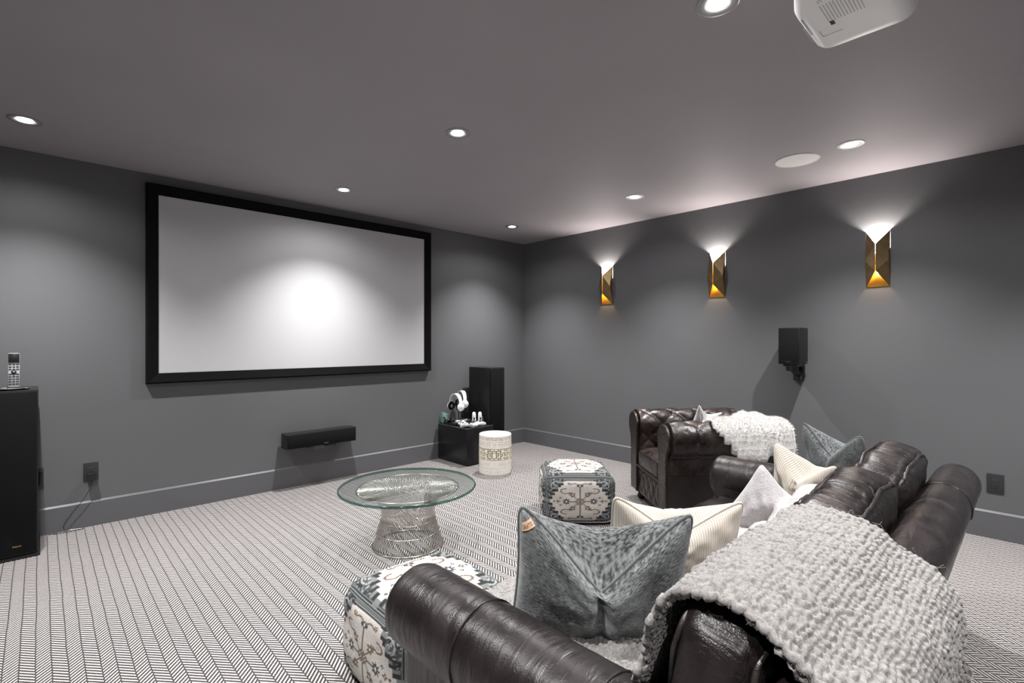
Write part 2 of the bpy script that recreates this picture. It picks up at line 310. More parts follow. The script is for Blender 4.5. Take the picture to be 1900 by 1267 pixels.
# bevel the lower front edge outline: taper the front-left corner
v=[(x*(1-.10*max(0,.5-z/.11)),y*(1-.06*max(0,.5-z/.11)),z) for x,y,z in v]
v=[(x,y-.30*max(0,-x-.03)*max(0,y/.15),z) for x,y,z in v]
mk('housing',(v,f),M_white,t,sharp=None)
mk('lens_barrel',lathe([(.034,0),(.036,.03),(.030,.032),(.026,.02),(.0001,.018)],28),M_blkgloss,t).matrix_local=T(-.17,.085,.065)@RX(-PI/2)
for k in range(5): mk('vent_slat',bx(.06,.17,.146,.149,.03+.013*k,.036+.013*k),M_greyp,t)
mk('sensor_window',bx(-.012,.012,-.006,.006,-.0015,.002),M_blkgloss,t,label='small black window').location=(.035,.055,0)
mks('lamp_cover_seam',(bx(.10,.103,.04,.10,-.0008,.001),bx(.06,.0995,.098,.1,-.0008,.001)),M_greyp,t)
mk('front_foot',bx(-.05,.06,.118,.124,-.002,.001,.001),M_greyp,t)
random.seed(21)
for k in range(12):   # rows of illegibly small print
    x=-.085; ws=[]
    while x<.02:
        w_=random.uniform(.003,.011); ws.append(bx(x,min(x+w_,.024),.060-.0088*k,.0625-.0088*k,-.0014,.0)); x+=w_+.002
    mk('print_line',comb(*ws),M_print,t,kind='stuff')
mks('print_mark',(bx(-.115,-.102,.050,.053,-.0014,0),bx(-.115,-.102,.058,.061,-.0014,0),bx(-.117,-.114,.05,.061,-.0014,0)),M_print,t)
mk('mount_pole',lathe([(.02,.10),(.02,.275)],16),M_white,t)
mk('mount_plate',lathe([(.06,.268),(.06,.28)],24),M_white,t)
# ---------------------------------------------------------------- projection screen
t=thing('projection_screen','large white fixed projection screen in a black velvet frame on the far wall','screen',(-2.8815,0,0))
def frame_piece(x0,x1,z0,z1,w):
    y0,y1,yb=-.028,-.05,0
    o=[(x0,z0),(x1,z0),(x1,z1),(x0,z1)]; i=[(x0+w,z0+w),(x1-w,z0+w),(x1-w,z1-w),(x0+w,z1-w)]
    m_=[(x0+.012,z0+.012),(x1-.012,z0+.012),(x1-.012,z1-.012),(x0+.012,z1-.012)]
    V=[(x,yb,z) for x,z in o]+[(x,y1+.006,z) for x,z in o]+[(x,y1,z) for x,z in m_]+[(x,y0,z) for x,z in i]+[(x,yb,z) for x,z in i]
    F=[]
    for r in range(4):
        for k in range(4): F.append((r*4+k,r*4+(k+1)%4,(r+1)*4+(k+1)%4,(r+1)*4+k))
    return V,F
mk('frame',frame_piece(-1.333,1.333,1.035,2.618,.082),M_blk,t,sharp=.15)
mk('screen_fabric',bx(-1.252,1.252,-.024,-.018,1.116,2.537),M_screen,t)
mk('wall_bracket',bx(-1.1,1.1,-.018,0,2.45,2.5),M_blksatin,t)
# ---------------------------------------------------------------- tower speakers
def tower(lab,x,y):
    t=thing('tower_speaker',lab,'speaker',(x,y,0),0,'floor-standing tower speakers')
    mk('cabinet',bx(-.115,.115,0,.38,.012,1.062,.004),M_blackash,t)
    mk('plinth',bx(-.125,.125,-.012,.39,0,.02,.004),M_blkgloss,t)
    mk('grille',bx(-.108,.108,-.014,.001,.035,1.052,.005),M_cloth,t)
    l=mk('logo_plate',bx(-.001,.037,-.0155,-.0138,.083,.088),M_blkgloss,t)
    text('logo_lettering','Klipsch',.014,M_gold,t,T(.018,-.0162,.0865)@FRONT)
    return t
tower('tall black tower speaker at the left edge with a remote control on top',-4.942,-.435)
t2_=tower('tall black tower speaker standing behind the black box in the far corner',-.915,-.47)
# ---------------------------------------------------------------- black subwoofer
t=thing('subwoofer','low black box speaker on the carpet covered in gaming gear','speaker',(-1.235,-.28,0))
mk('cabinet',bx(-.2,.188,-.27,.262,.015,.41,.006),M_blksatin,t); mk('base',bx(-.19,.18,-.26,.25,0,.02),M_blkgloss,t)
mk('front_panel',bx(-.198,.186,-.279,-.268,.02,.408,.003),M_blksatin,t); mks('edge_trim',(bx(-.2,.19,-.27,-.262,.409,.4115),bx(-.2,-.194,-.262,.262,.409,.4115)),P('grey_edge_trim',(.12,.12,.12),.3,bump=(50,.02,.001)),t)
# ---------------------------------------------------------------- centre speaker on wall shelf
t=thing('centre_speaker','long black horizontal speaker mounted on the wall below the screen','speaker',(-2.865,0,.385))
mk('cabinet',bx(-.335,.335,-.17,-.035,0,.135,.003),M_blackash,t); mk('grille',bx(-.325,.325,-.182,-.169,.006,.129,.004),M_cloth,t)
text('logo_lettering','Klipsch',.014,M_silver,t,T(.03,-.1835,.022)@FRONT)
mks('mount_bracket',(bx(-.11,.11,-.04,0,.02,.12,.002),bx(-.14,-.09,-.16,-.02,-.012,0,.002),bx(.03,.13,-.17,-.02,-.015,0,.002)),M_blkgloss,t)
mk('cable_plate',bx(-.02,.09,-.006,0,-.07,.0,.002),P('grey_cable_plate',(.13,.13,.135),.5,bump=(50,.03,.001)),t)
# ---------------------------------------------------------------- surround speaker on right wall
t=thing('surround_speaker','small black bookshelf speaker on a bracket high on the right wall','speaker',(0,-3.41,1.18))
mk('cabinet',bx(-.275,-.06,-.088,.075,.0,.305,.003),M_blackash,t); mk('grille',bx(-.288,-.274,-.082,.069,.008,.298,.004),M_cloth,t)
text('logo_lettering','Klipsch',.013,M_gold,t,T(-.289,-.006,.022)@RZ(-PI/2)@FRONT)
mk('mount_cradle',bx(-.24,-.10,-.055,.05,-.02,0,.004),M_blkgloss,t); mk('swivel',xf(lathe([(.045,-.06),(.05,-.02)],20),T(-.17,0,0)),M_blkgloss,t); mk('mount_arm',tube([(-.17,0,-.04),(-.09,0,-.07),(-.02,0,-.09)],.028,12),M_blkgloss,t)
mk('wall_plate',bx(-.022,0,-.04,.04,-.15,-.03,.006),M_blkgloss,t)
mk('screw_clip',bx(-.09,-.06,-.094,-.08,.01,.018,.001),M_silver,t)
mk('speaker_wire',tube(crom([(-.05,-.01,-.1),(-.02,-.012,-.15),(-.008,-.012,-.19)],5),.003,6),M_blkgloss,t)
# ---------------------------------------------------------------- sconces
def sconce(lab,y):
    t=thing('wall_sconce',lab,'lamp',(0,y,2.017),0,'brass wall sconces')
    W=.078; zt,zb=.225,-.215; rt,rb=.115,-.095; D=-.098; sx=-.003
    for s in (1,-1):
        V=[(sx,s*W,zt),(D,s*.002,rt),(-.054,s*(W-.002),-.01),(D,s*.002,rb),(sx,s*W,zb),(sx,s*W,.02)]
        F=[(0,1,2),(1,3,2),(3,4,2),(0,2,5),(5,2,4)]
        bm=bmesh.new(); vs=[bm.verts.new(p) for p in V]
        for q in F: bm.faces.new([vs[i] for i in q])
        bmesh.ops.recalc_face_normals(bm,faces=bm.faces[:]); r=bmesh.ops.solidify(bm,geom=bm.faces[:],thickness=.0022)
        o=mk('folded_shade',frombm(bm),M_brass,t,sharp=.15)
        mks('stud',[ball((-.045,s*(W-.002),z),.0045,8,6) for z in (-.055,.05)],M_nail,t)
    mk('back_plate',bx(-.006,0,-W+.004,W-.004,zb,.09,.002),M_brassin,t)
    mks('side_bracket',(bx(-.03,0,W-.012,W-.006,-.05,.05),bx(-.03,0,-W+.006,-W+.012,-.05,.05)),M_brass,t)
    mk('lamp_socket',lathe([(.016,-.03),(.018,.02),(.016,.045)],16,(-.045,0,0)),M_silver,t)
    mk('light_stop_shelf',bx(-.075,-.006,-.045,.045,-.045,-.04),M_brassin,t)  # opaque shelf added below the bulb to hold back downward light
    mk('bulb',lathe([(.012,.045),(.017,.06),(.016,.078),(.0001,.086)],16,(-.045,0,0)),M_bulb,t)
    for z,e,r in ((.135,SCONCE_W,.012),(-.10,SCONCE_W*.13,.012)):
        l=bpy.data.lights.new('sconce_glow','POINT'); l.energy=e; l.color=(1,.92,.87) if z>0 else (1,.72,.42); l.shadow_soft_size=r
        lo=bpy.data.objects.new('sconce_glow',l); COL.objects.link(lo); lo.parent=t; lo.location=(-.045,0,z)
sconce('folded brass wall sconce nearest the corner, leftmost of three',-1.382)
sconce('folded brass wall sconce in the middle of the row of three',-2.687)
sconce('folded brass wall sconce on the right, above the small wall speaker',-3.978)
# ---------------------------------------------------------------- outlets
M_plate=P('charcoal_wall_plate',(.028,.028,.031),.38,bump=(60,.03,.001))
def outlet(lab,M):
    t=thing('wall_outlet',lab,'outlet',M=M)
    mk('cover_plate',bx(-.043,.043,-.006,0,-.066,.066,.002),M_plate,t)
    mk('socket_insert',bx(-.017,.017,-.008,-.005,-.034,.034,.001),M_dkgrey,t)
    mks('socket_slot',[bx(a,a+.003,-.0088,-.0078,z,z+.009) for a in (-.008,.005) for z in (-.022,.012)],P('slot_black',(.004,.004,.004),.5,bump=(9,.01,.001)),t)
    mks('screw',[xf(lathe([(.0032,0),(.0025,.0012)],10),T(0,-.006,z)@RX(PI/2)) for z in (-.05,.05)],M_dkgrey,t)
    return t
outlet('dark outlet plate on the far wall with a black adapter plugged in',T(-4.544,0,.405))
outlet('dark square outlet plate low on the right wall above the baseboard',T(0,-4.646,.383)@RZ(-PI/2))
t=thing('wall_switch_plate','narrow dark plate on the far wall just behind the left tower speaker','outlet',(-4.806,0,.405))
mk('plate',bx(-.035,.006,-.012,0,-.07,.07,.002),M_plate,t); mk('insert',bx(-.02,0,-.016,-.011,-.045,.045,.001),M_blkgloss,t)
t=thing('power_adapter','black plug-in power adapter in the far wall outlet with thin cable','adapter',(-4.540,-.009,.375))
mk('body',bx(-.026,.026,-.045,0,-.03,.022,.004),M_blkgloss,t); mk('cable',tube(crom([(0,-.03,-.03),(-.002,-.03,-.06),(-.02,-.03,-.11),(-.06,-.028,-.18),(-.11,-.026,-.25),(-.155,-.025,-.33),(-.14,-.03,-.36),(-.08,-.04,-.366),(-.05,-.05,-.368),(-.12,-.06,-.368),(-.20,-.05,-.368),(-.235,-.035,-.368)],6),.0022,6),M_blkgloss,t)
# ---------------------------------------------------------------- remote on left tower
t=thing('remote_control','silver remote control with black screen and keypad standing upright','remote',(-4.94,-.36,1.075))
R_=RX(math.radians(-8))
mk('body',xf(bx(-.027,.027,-.009,.009,0,.222,.006),R_),M_greyp,t,sharp=.6)
mk('display',xf(bx(-.0255,.0255,-.0115,-.0085,.160,.219,.002),R_),M_blkgloss,t)
mk('silver_band',xf(bx(-.026,.026,-.0105,-.0085,.155,.158),R_),M_silver,t)
bt=None
for r in range(9):
    for c in range(3):
        if r in(3,): continue
        z=.148-.0155*r
        if bt is None: bt=mk('key',xf(box((0,-.0095,0),(.0135,.003,.0075),.001,1),R_),M_dkgrey,t); o=bt
        else: o=bt.copy(); COL.objects.link(o)
        o.location=((c-1)*.0165,math.tan(math.radians(8))*z,z)
mk('key_pad',xf(xf(lathe([(.013,0),(.013,.003),(.006,.004)],20),T(0,-.009,.101)@RX(PI/2)),R_),M_dkgrey,t); mk('centre_key',xf(ball((0,-.0125,.101),.006,12,8),R_),M_silver,t)
t=thing('charging_cradle','black oval charging cradle lying on top of the left tower speaker','cradle',(-4.955,-.37,1.062))
mk('dish',lathe([(.05,0),(.085,.006),(.098,.013),(.092,.016),(.06,.0125),(.0001,.0125)],40),M_blkgloss,t,sharp=None).scale=(1,.62,.8)
mk('rim',tube([(.095*math.cos(a),.058*math.sin(a),.0115) for a in [2*PI*k/40 for k in range(40)]],.002,6,True),M_silver,t)
# ---------------------------------------------------------------- gaming gear on subwoofer (top z=.41)
TZ=.4115
def headset(lab,x,y,zc,yaw,tilt,mic):
    t=thing('gaming_headset',lab,'headset',M=T(x,y,zc)@RZ(yaw)@RX(tilt)@Matrix.Scale(1.2,4),group='white headsets on the black box')
    arc=[(.078*math.cos(a),0,.078*1.08*math.sin(a)+.02) for a in [math.radians(-12+204*k/24) for k in range(25)]]
    V=[];F=[]
    for k,(x_,_,z_) in enumerate(arc):
        wv=.021-.006*abs(k-12)/12; d=Vector((x_,0,z_-.02)).normalized()
        for yy,rr in ((-wv,0),(wv,0),(wv,.008),(-wv,.008)): V.append((x_+d.x*rr,yy,z_+d.z*rr))
    for k in range(24):
        for i in range(4): F.append((k*4+i,k*4+(i+1)%4,k*4+4+(i+1)%4,k*4+4+i))
    F+=[(3,2,1,0),(96,97,98,99)]
    mk('headband',(V,F),M_white,t)
    mk('inner_band',tube([(.072*math.cos(a),0,.066*math.sin(a)+.02) for a in [math.radians(20+140*k/14) for k in range(15)]],.005,8),M_greyp,t)
    for s in (1,-1):
        c=Matrix.Translation((s*.082,0,-.012))@RY(s*PI/2)
        mk('ear_cup',xf(([(x_,y_*1.0,z_) for x_,y_,z_ in lathe([(.0001,.022),(.026,.02),(.036,.012),(.040,0),(.036,-.006)],24)[0]],lathe([(.0001,.022),(.026,.02),(.036,.012),(.040,0),(.036,-.006)],24)[1]),c),M_white,t,sharp=None)
        mk('ear_cushion',xf(lathe([(.036,-.004),(.042,-.012),(.036,-.024),(.02,-.024),(.018,-.01)],24,cap=False),c),M_blk,t,sharp=None)
        mk('hinge',bx(s*.078-.006,s*.078+.006,-.012,.012,.01,.03,.002),M_blkgloss,t)
    if mic:
        mk('microphone_boom',tube(crom([(.09,-.02,-.03),(.10,-.06,-.035),(.09,-.085,-.02)],6),.0025,6),M_white,t); mk('microphone',ball((.09,-.09,-.01),.014,12,8,(1,1,1.2)),M_blk,t)
    return t
headset('white gaming headset in front on a stand, nearest the left of the box',-1.33,-.22,.635,math.radians(-92),.0,0)
headset('white gaming headset with a black foam microphone hung behind the other one',-1.20,-.16,.655,math.radians(-105),-.05,1)
t=thing('headset_stand','thin black stand holding the two white headsets','stand',(-1.265,-.19,TZ))
mk('base_plate',lathe([(.05,0),(.05,.006),(.045,.009)],28),M_blkgloss,t); mk('post',lathe([(.006,.006),(.006,.26)],12),M_blkgloss,t); mk('hanger',xf(tube([(-.08,0,.285),(-.04,0,.265),(.04,0,.27),(.08,0,.30)],.006,8),RZ(.3)),M_blkgloss,t)
def controller(lab,x,y,rz,col,col2,tilt=0,z=0):
    t=thing('game_controller',lab,'controller',M=T(x,y,TZ+.02+z)@RZ(rz)@RX(tilt)@Matrix.Scale(1.1,4),group='controllers on the black box')
    def f(a,b_):
        th=a*2*PI; r=1; x_=math.cos(th); y_=math.sin(th)
        X=.075*x_*(1+.0*y_); Y=.03*y_+(-.05*abs(x_)**2.2 if y_<.2 else -.012*abs(x_)**2)
        ph=PI*b_; s_=math.sin(ph)**.7 if 0<b_<1 else 0.001
        return (X*s_,Y*s_-.0,.017*-math.cos(ph)*(1+.3*abs(x_))+.012)
    mk('shell',grid(f,32,10,cu=True,flip=True),col,t,sharp=None)
    for q in ((-.042,.004),(.02,-.014)):
        mk('thumb_stick',lathe([(.006,.0),(.006,.010),(.010,.011),(.010,.015),(.007,.016)],14,(q[0],q[1],.024)),M_blkgloss,t)
    mk('direction_pad',([(x,y,z) for z in (.027,.033) for x,y in ((-.03,-.016),(-.0235,-.016),(-.0235,-.0225),(-.0185,-.0225),(-.0185,-.016),(-.012,-.016),(-.012,-.011),(-.0185,-.011),(-.0185,-.0045),(-.0235,-.0045),(-.0235,-.011),(-.03,-.011))],[tuple(range(12,24))]+[(i,(i+1)%12,12+(i+1)%12,12+i) for i in range(12)]),col2,t)
    for k,(a,b_) in enumerate(((.007,0),(-.007,0),(0,.007),(0,-.007))): mk('face_button',lathe([(.0032,0),(.0032,.004)],10,(.043+a,.004+b_,.028)),col2,t)
    mk('centre_pad',bx(-.014,.014,.004,.018,.027,.0315,.001),col2,t)
controller('grey and white game controller at the front corner of the box',-1.365,-.475,-.6,M_greyp,M_blkgloss,.25)
controller('white game controller with dark sticks behind the grey one',-1.36,-.36,1.1,M_white,M_blkgloss,-.2)
controller('black game controller at the left edge of the box below the green case',-1.375,-.13,.2,M_blkgloss,M_greyp)
controller('black game controller beside the white one on the edge',-1.23,-.27,2.9,M_dkgrey,M_blob)
controller('white game controller lying flat in front of the upright motion controllers',-1.235,-.50,.15,M_white,M_dkgrey,.1)
def motion(lab,x,y,rz):
    t=thing('motion_controller',lab,'controller',M=T(x,y,TZ)@RZ(rz)@Matrix.Scale(1.22,4),group='upright motion controllers')
    v,f=lathe([(.020,0),(.024,.015),(.022,.035),(.017,.06),(.018,.09),(.015,.118),(.0001,.126)],20); mk('grip',([(a,b_*.8,c) for a,b_,c in v],f),M_white,t,sharp=None)
    mk('face_plate',xf(lathe([(.026,0),(.026,.01),(.02,.013)],20),T(0,-.014,.022)@RX(math.radians(60))),M_dkgrey,t); mk('trigger',bx(-.006,.006,-.026,-.014,.05,.075,.003),M_blkgloss,t)
motion('white upright motion controller, left one of the pair on the box',-1.205,-.40,-.6); motion('white upright motion controller, right one of the pair, with dark face plate',-1.15,-.44,-.4)
mk_=thing('thin_cable','thin white cable looping from the right motion controller onto the box','cable',(-1.125,-.44,TZ)); mk('cord',tube(crom([(-.02,0,.11),(.01,0,.09),(.03,.01,.05),(.05,.02,.006),(.08,.03,.003)],6),.0018,6),M_white,mk_)
t=thing('green_case','small green-rimmed transparent case standing on edge at the back of the box','case',M=T(-1.37,-.05,TZ)@RZ(.3))
mk('rim',xf(([(a*1,b_,c) for a,b_,c in tube([(.045*math.copysign(abs(math.cos(q))**.6,math.cos(q)),0,.062+.058*math.copysign(abs(math.sin(q))**.6,math.sin(q))) for q in [2*PI*k/32 for k in range(32)]],.006,8,True)[0]],tube([(math.cos(2*PI*k/32),0,math.sin(2*PI*k/32)) for k in range(32)],.006,8,True)[1]),RZ(PI/2)),M_teal,t,sharp=None)
mk('case_body',bx(.004,.05,-.035,.035,.018,.105,.006),M_clear,t); mk('hub',ball((-.003,0,.062),.012,12,8),M_blkgloss,t)
t=thing('charging_dock','small dark dock with white charging block under the front headset','dock',(-1.33,-.235,TZ))
mk('dock_base',bx(-.05,.05,-.04,.04,0,.028,.006),M_dkgrey,t); mk('charge_block',bx(-.02,.03,-.042,.0,.028,.05,.004),M_white,t)
# ---------------------------------------------------------------- ceramic garden stool
random.seed(11)
t=thing('garden_stool','white ceramic drum stool with pierced fretwork band beside the black box','stool',(-1.345,-.925,0))
nU,nV=420,300; r0,h0=.168,.405
def hsh(*a):
    x=1
    for q in a: x=(x*73856093^(int(q)+1)*19349663)&0xffffffff
    x^=x>>13; x=(x*1274126177)&0xffffffff; return (x>>8)/0xffffff
def fret(u,v,nx,ny,seed,th=.16,dens=.62):
    # u,v in cells; mirrored maze lines
    i=int(math.floor(u)); j=int(math.floor(v)); fu=u-i; fv=v-j
    def m(i_): 
        i_=i_%nx; return min(i_,nx-i_)
    def q(j_): 
        j_=max(0,j_); return min(j_,ny-1-j_) if ny>2 else j_
    d=9
    if hsh(m(i),q(j),seed)<dens: d=min(d,fu)
    if hsh(m(i+1),q(j),seed)<dens: d=min(d,1-fu)
    if hsh(m(i)if m(i)<m(i+1) else m(i+1),j if ny<3 else q(j),seed+5)<dens: d=min(d,fv)
    if hsh(m(i)if m(i)<m(i+1) else m(i+1),q(j+1),seed+5)<dens: d=min(d,1-fv)
    return 1 if d<th else 0
V=[];C=[]
for i in range(nU):
    a=2*PI*i/nU
    for j in range(nV):
        z=h0*j/(nV-1); c=(.80,.76,.70); dep=0; f_=j/(nV-1)
        r=r0*(1+.02*math.sin(PI*f_))
        if f_<.02 or f_>.985: r=r0*.985
        U=i/nU
        def line(on,dk):
            global c_
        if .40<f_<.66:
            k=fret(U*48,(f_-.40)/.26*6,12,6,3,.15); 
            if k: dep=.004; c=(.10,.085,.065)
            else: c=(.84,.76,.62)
        elif .66<=f_<.685 or .38<f_<=.40: c=(.55,.47,.36)
        elif .87<f_<.95:
            k=fret(U*56,(f_-.87)/.08*3,14,3,8,.17)
            if k: dep=.002; c=(.36,.34,.32)
        elif .72<f_<.84:
            k=fret(U*52,(f_-.72)/.12*2,13,2,5,.14,.8)
            if k: dep=.0015; c=(.62,.56,.48)
        elif .25<f_<.33:
            k=fret(U*40,(f_-.25)/.08*2,10,2,9,.12,.8)
            if k: dep=.0012; c=(.62,.58,.53)
        elif .04<f_<.20:
            k=fret(U*44,(f_-.04)/.16*3,11,3,2,.12,.85)
            if k: dep=.0015; c=(.90,.87,.83)
            else: c=(.74,.70,.64)
        r-=dep; V.append((r*math.cos(a),r*math.sin(a),z)); C.append(c)
F=[(i*nV+j,((i+1)%nU)*nV+j,((i+1)%nU)*nV+j+1,i*nV+j+1) for i in range(nU) for j in range(nV-1)]
mk('stool_body',(V,F),M_ceram,t,sharp=None,colors=C)
V=[];C=[];nr=60
for i in range(240):
    a=2*PI*i/240
    for j in range(nr):
        r=r0*.985*(j/(nr-1)); z=h0+.006*(1-(j/(nr-1))**6); c=(.84,.82,.79)
        rr=j/(nr-1)
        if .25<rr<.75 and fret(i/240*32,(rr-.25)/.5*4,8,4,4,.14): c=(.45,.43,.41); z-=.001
        V.append((r*math.cos(a),r*math.sin(a),z)); C.append(c)
mk('stool_top',(V,[(i*nr+j,((i+1)%240)*nr+j,((i+1)%240)*nr+j+1,i*nr+j+1) for i in range(240) for j in range(nr-1)]),M_ceram,t,sharp=None,colors=C)
# ---------------------------------------------------------------- glass coffee table
t=thing('coffee_table','round glass coffee table on a flared nickel wire base','table',(-3.01,-1.915,0))
R0=.455; zt=.385; th=.018
mk('glass_top',lathe([(.0001,zt),(R0-.006,zt),(R0-.006,zt+th),(.0001,zt+th)],96,cap=False),M_glass,t,sharp=.6)
mk('glass_edge',lathe([(R0-.006,zt),(R0,zt+.004),(R0,zt+th-.004),(R0-.006,zt+th)],128,cap=False),M_edge,t,sharp=None,label='dark green polished glass edge')
prof=[(.232,.004),(.218,.05),(.200,.11),(.184,.17),(.176,.215),(.180,.255),(.198,.295),(.235,.335),(.29,.366),(.335,.380)]
pp=crom([(r,0,z) for r,z in prof],3); w0=None
NW=128
for k in range(NW):
    a=2*PI*k/NW
    if w0 is None: w0=mk('wire',tube(pp,.0021,5),M_nick,t,sharp=None); o=w0
    else: o=w0.copy(); COL.objects.link(o)
    o.rotation_euler=(0,0,a)
for r,z,q in ((.235,.006,.004),(.205,.10,.003),(.182,.18,.0025),(.338,.381,.0038)):
    mk('ring',tube([(r*math.cos(2*PI*k/72),r*math.sin(2*PI*k/72),z) for k in range(72)],q,8,True),M_nick,t,sharp=None)
# ---------------------------------------------------------------- kilim poufs
CR=(.45,.42,.392); SL=(.062,.066,.068); SD=(.025,.027,.028); SM=(.155,.161,.162); BR=(.13,.10,.075); RD=(.40,.30,.26)
def kilim(U,V,side):
    n=noise.noise(Vector((U*14,V*14,side*3.1)))
    x,y=abs(U),abs(V)
    if side==5: # top: border then medallion
        pass
    qs=1/13.; xq=(math.floor(x/qs)+.5)*qs; yq=(math.floor(y/qs)+.5)*qs
    lim=.86-yq*.56
    inside=(xq<lim and y<.80)
    if inside:
        c=CR; 
        def fl(cx,cy,r,p=6,am=.3):
            dx,dy=x-cx,y-cy; d=math.hypot(dx,dy); a=math.atan2(dy,dx); return d<r*(1+am*math.cos(p*a)),d
        if (x<.014 and .12<y<.60) or (y<.016 and .12<x<.34): c=BR
        if abs(x-y)<.018 and x<.2: c=BR
        for cx,cy,r,p,cc in ((.0,.10,.05,4,BR),(.10,0,.05,4,BR),(.21,.26,.075,5,BR),(.0,.60,.075,3,SL),(.38,.0,.10,8,SL),(.62,0,.05,4,BR),(.72,0,.028,4,SL),(.54,.14,.035,4,SL),(.30,.68,.045,5,BR),(.49,.47,.02,3,BR)):
            i_,d=fl(cx,cy,r,p)
            if i_: c=cc if d>r*.33 else (CR if cc!=SL else (.5,.48,.46))
        # hooks
        hx_=math.hypot((x-.40)/.15,(y-.40)/.10)
        if .72<hx_<1.05 and not (x<.36 and y>.36): c=BR
        if .26<x<.36 and abs(y-(.30+(x-.26)*.3))<.018: c=BR
        if .36<x<.46 and .385<y<.415: c=(.36,.30,.22)
        if abs(y-(.62+.06*math.sin(x*10)))<.018 and .04<x<.28: c=BR
        if abs(n)<.05 and c==CR: c=(.50,.47,.44)
        return c
    # stepped outlines
    def ins(e): 
        return (xq-e<lim and y<.80+e*.8)
    if ins(.045): return SD
    if ins(.075): return SM
    if ins(.11): return SD
    if ins(.135): return SM
    if y>.90 or x>.93:
        return SD if max((y-.90)*4,(x-.93)*8)%.2<.1 else SM
    m=noise.noise(Vector((x*17,y*17,5.)))
    a=math.hypot((x-.68)/.15,(y-.60)/.18)
    if .75<a<.95 or a<.25: return (.28,.29,.29)
    if m>.30: return (.27,.28,.28)
    return SD if n<-.15 else (SL if n<.34 else SM)
def pouf(lab,x,y,rz):
    t=thing('pouf',lab,'pouf',(x,y,0),rz,'kilim poufs on the carpet')
    hx,hz=.27,.19; n=112
    def place(p):
        h=(hx,hx,hz); r=.085
        q=Vector([max(-(h[i]-r),min(h[i]-r,p[i]*h[i])) for i in range(3)]); d=Vector([p[i]*h[i] for i in range(3)])-q
        x_=q+(d.normalized()*r if d.length>1e-9 else Vector()) if d.length>r*.0001 else Vector([p[i]*h[i] for i in range(3)])
        g=[max(0,1-p[i]*p[i]) for i in range(3)]
        x_=x_+Vector((math.copysign(.02,p.x)*g[1]*g[2]*abs(p.x)**3,math.copysign(.02,p.y)*g[0]*g[2]*abs(p.y)**3,(.022*g[0]*g[1] if p.z>.99 else 0)))
        s=1+.02*noise.noise(Vector((p.x*2,p.y*2,p.z*2))); x_=Vector((x_.x*s,x_.y*s,max(-hz,x_.z)))
        return (x_.x,x_.y,x_.z+hz)
    V=[];F=[];C=[]
    fs=[(lambda a,b:(a,-1,b),0),(lambda a,b:(1,a,b),1),(lambda a,b:(-a,1,b),2),(lambda a,b:(-1,-a,b),3),(lambda a,b:(a,b,1),5)]
    for fn,sd in fs:
        b0=len(V)
        for i in range(n):
            for j in range(n):
                a=2*i/(n-1)-1; b_=2*j/(n-1)-1
                V.append(place(Vector(fn(a,b_))))
                c=kilim(a*1.02,(b_ if sd==5 else b_)*1.0,sd); C.append(c)
        F+=[(b0+i*n+j,b0+(i+1)*n+j,b0+(i+1)*n+j+1,b0+i*n+j+1) for i in range(n-1) for j in range(n-1)]
    mk('cover',(V,F),M_kilim,t,sharp=None,colors=C)
    e=.985
    def rect(z,s): 
        out=[]
        for k in range(80):
            u=k/80*4; q=int(u); f_=2*(u-q)-1
            p=[(f_,-1),(1,f_),(-f_,1),(-1,-f_)][q]; v=place(Vector((p[0]*s,p[1]*s,z))); out.append(v)
        return out
    mk('piping',tube([(a*1.005,b_*1.005,c) for a,b_,c in rect(-1,1)],.006,6,True,),M_lgrey,t,sharp=None)
    mk('top_seam',tube([(a*1.003,b_*1.003,c+.002) for a,b_,c in rect(1,1)],.0035,6,True),M_slatep,t,sharp=None)
    return t
p1=pouf('grey and cream kilim-patterned pouf standing in front of the armchair',-1.73,-2.32,math.radians(-44))
p2=copy_tree(p1); p2.location=(-3.655,-3.115,0); p2.rotation_euler=(0,0,math.radians(-2)); p2['label']='grey and cream kilim-patterned pouf pushed against the near end of the sofa'
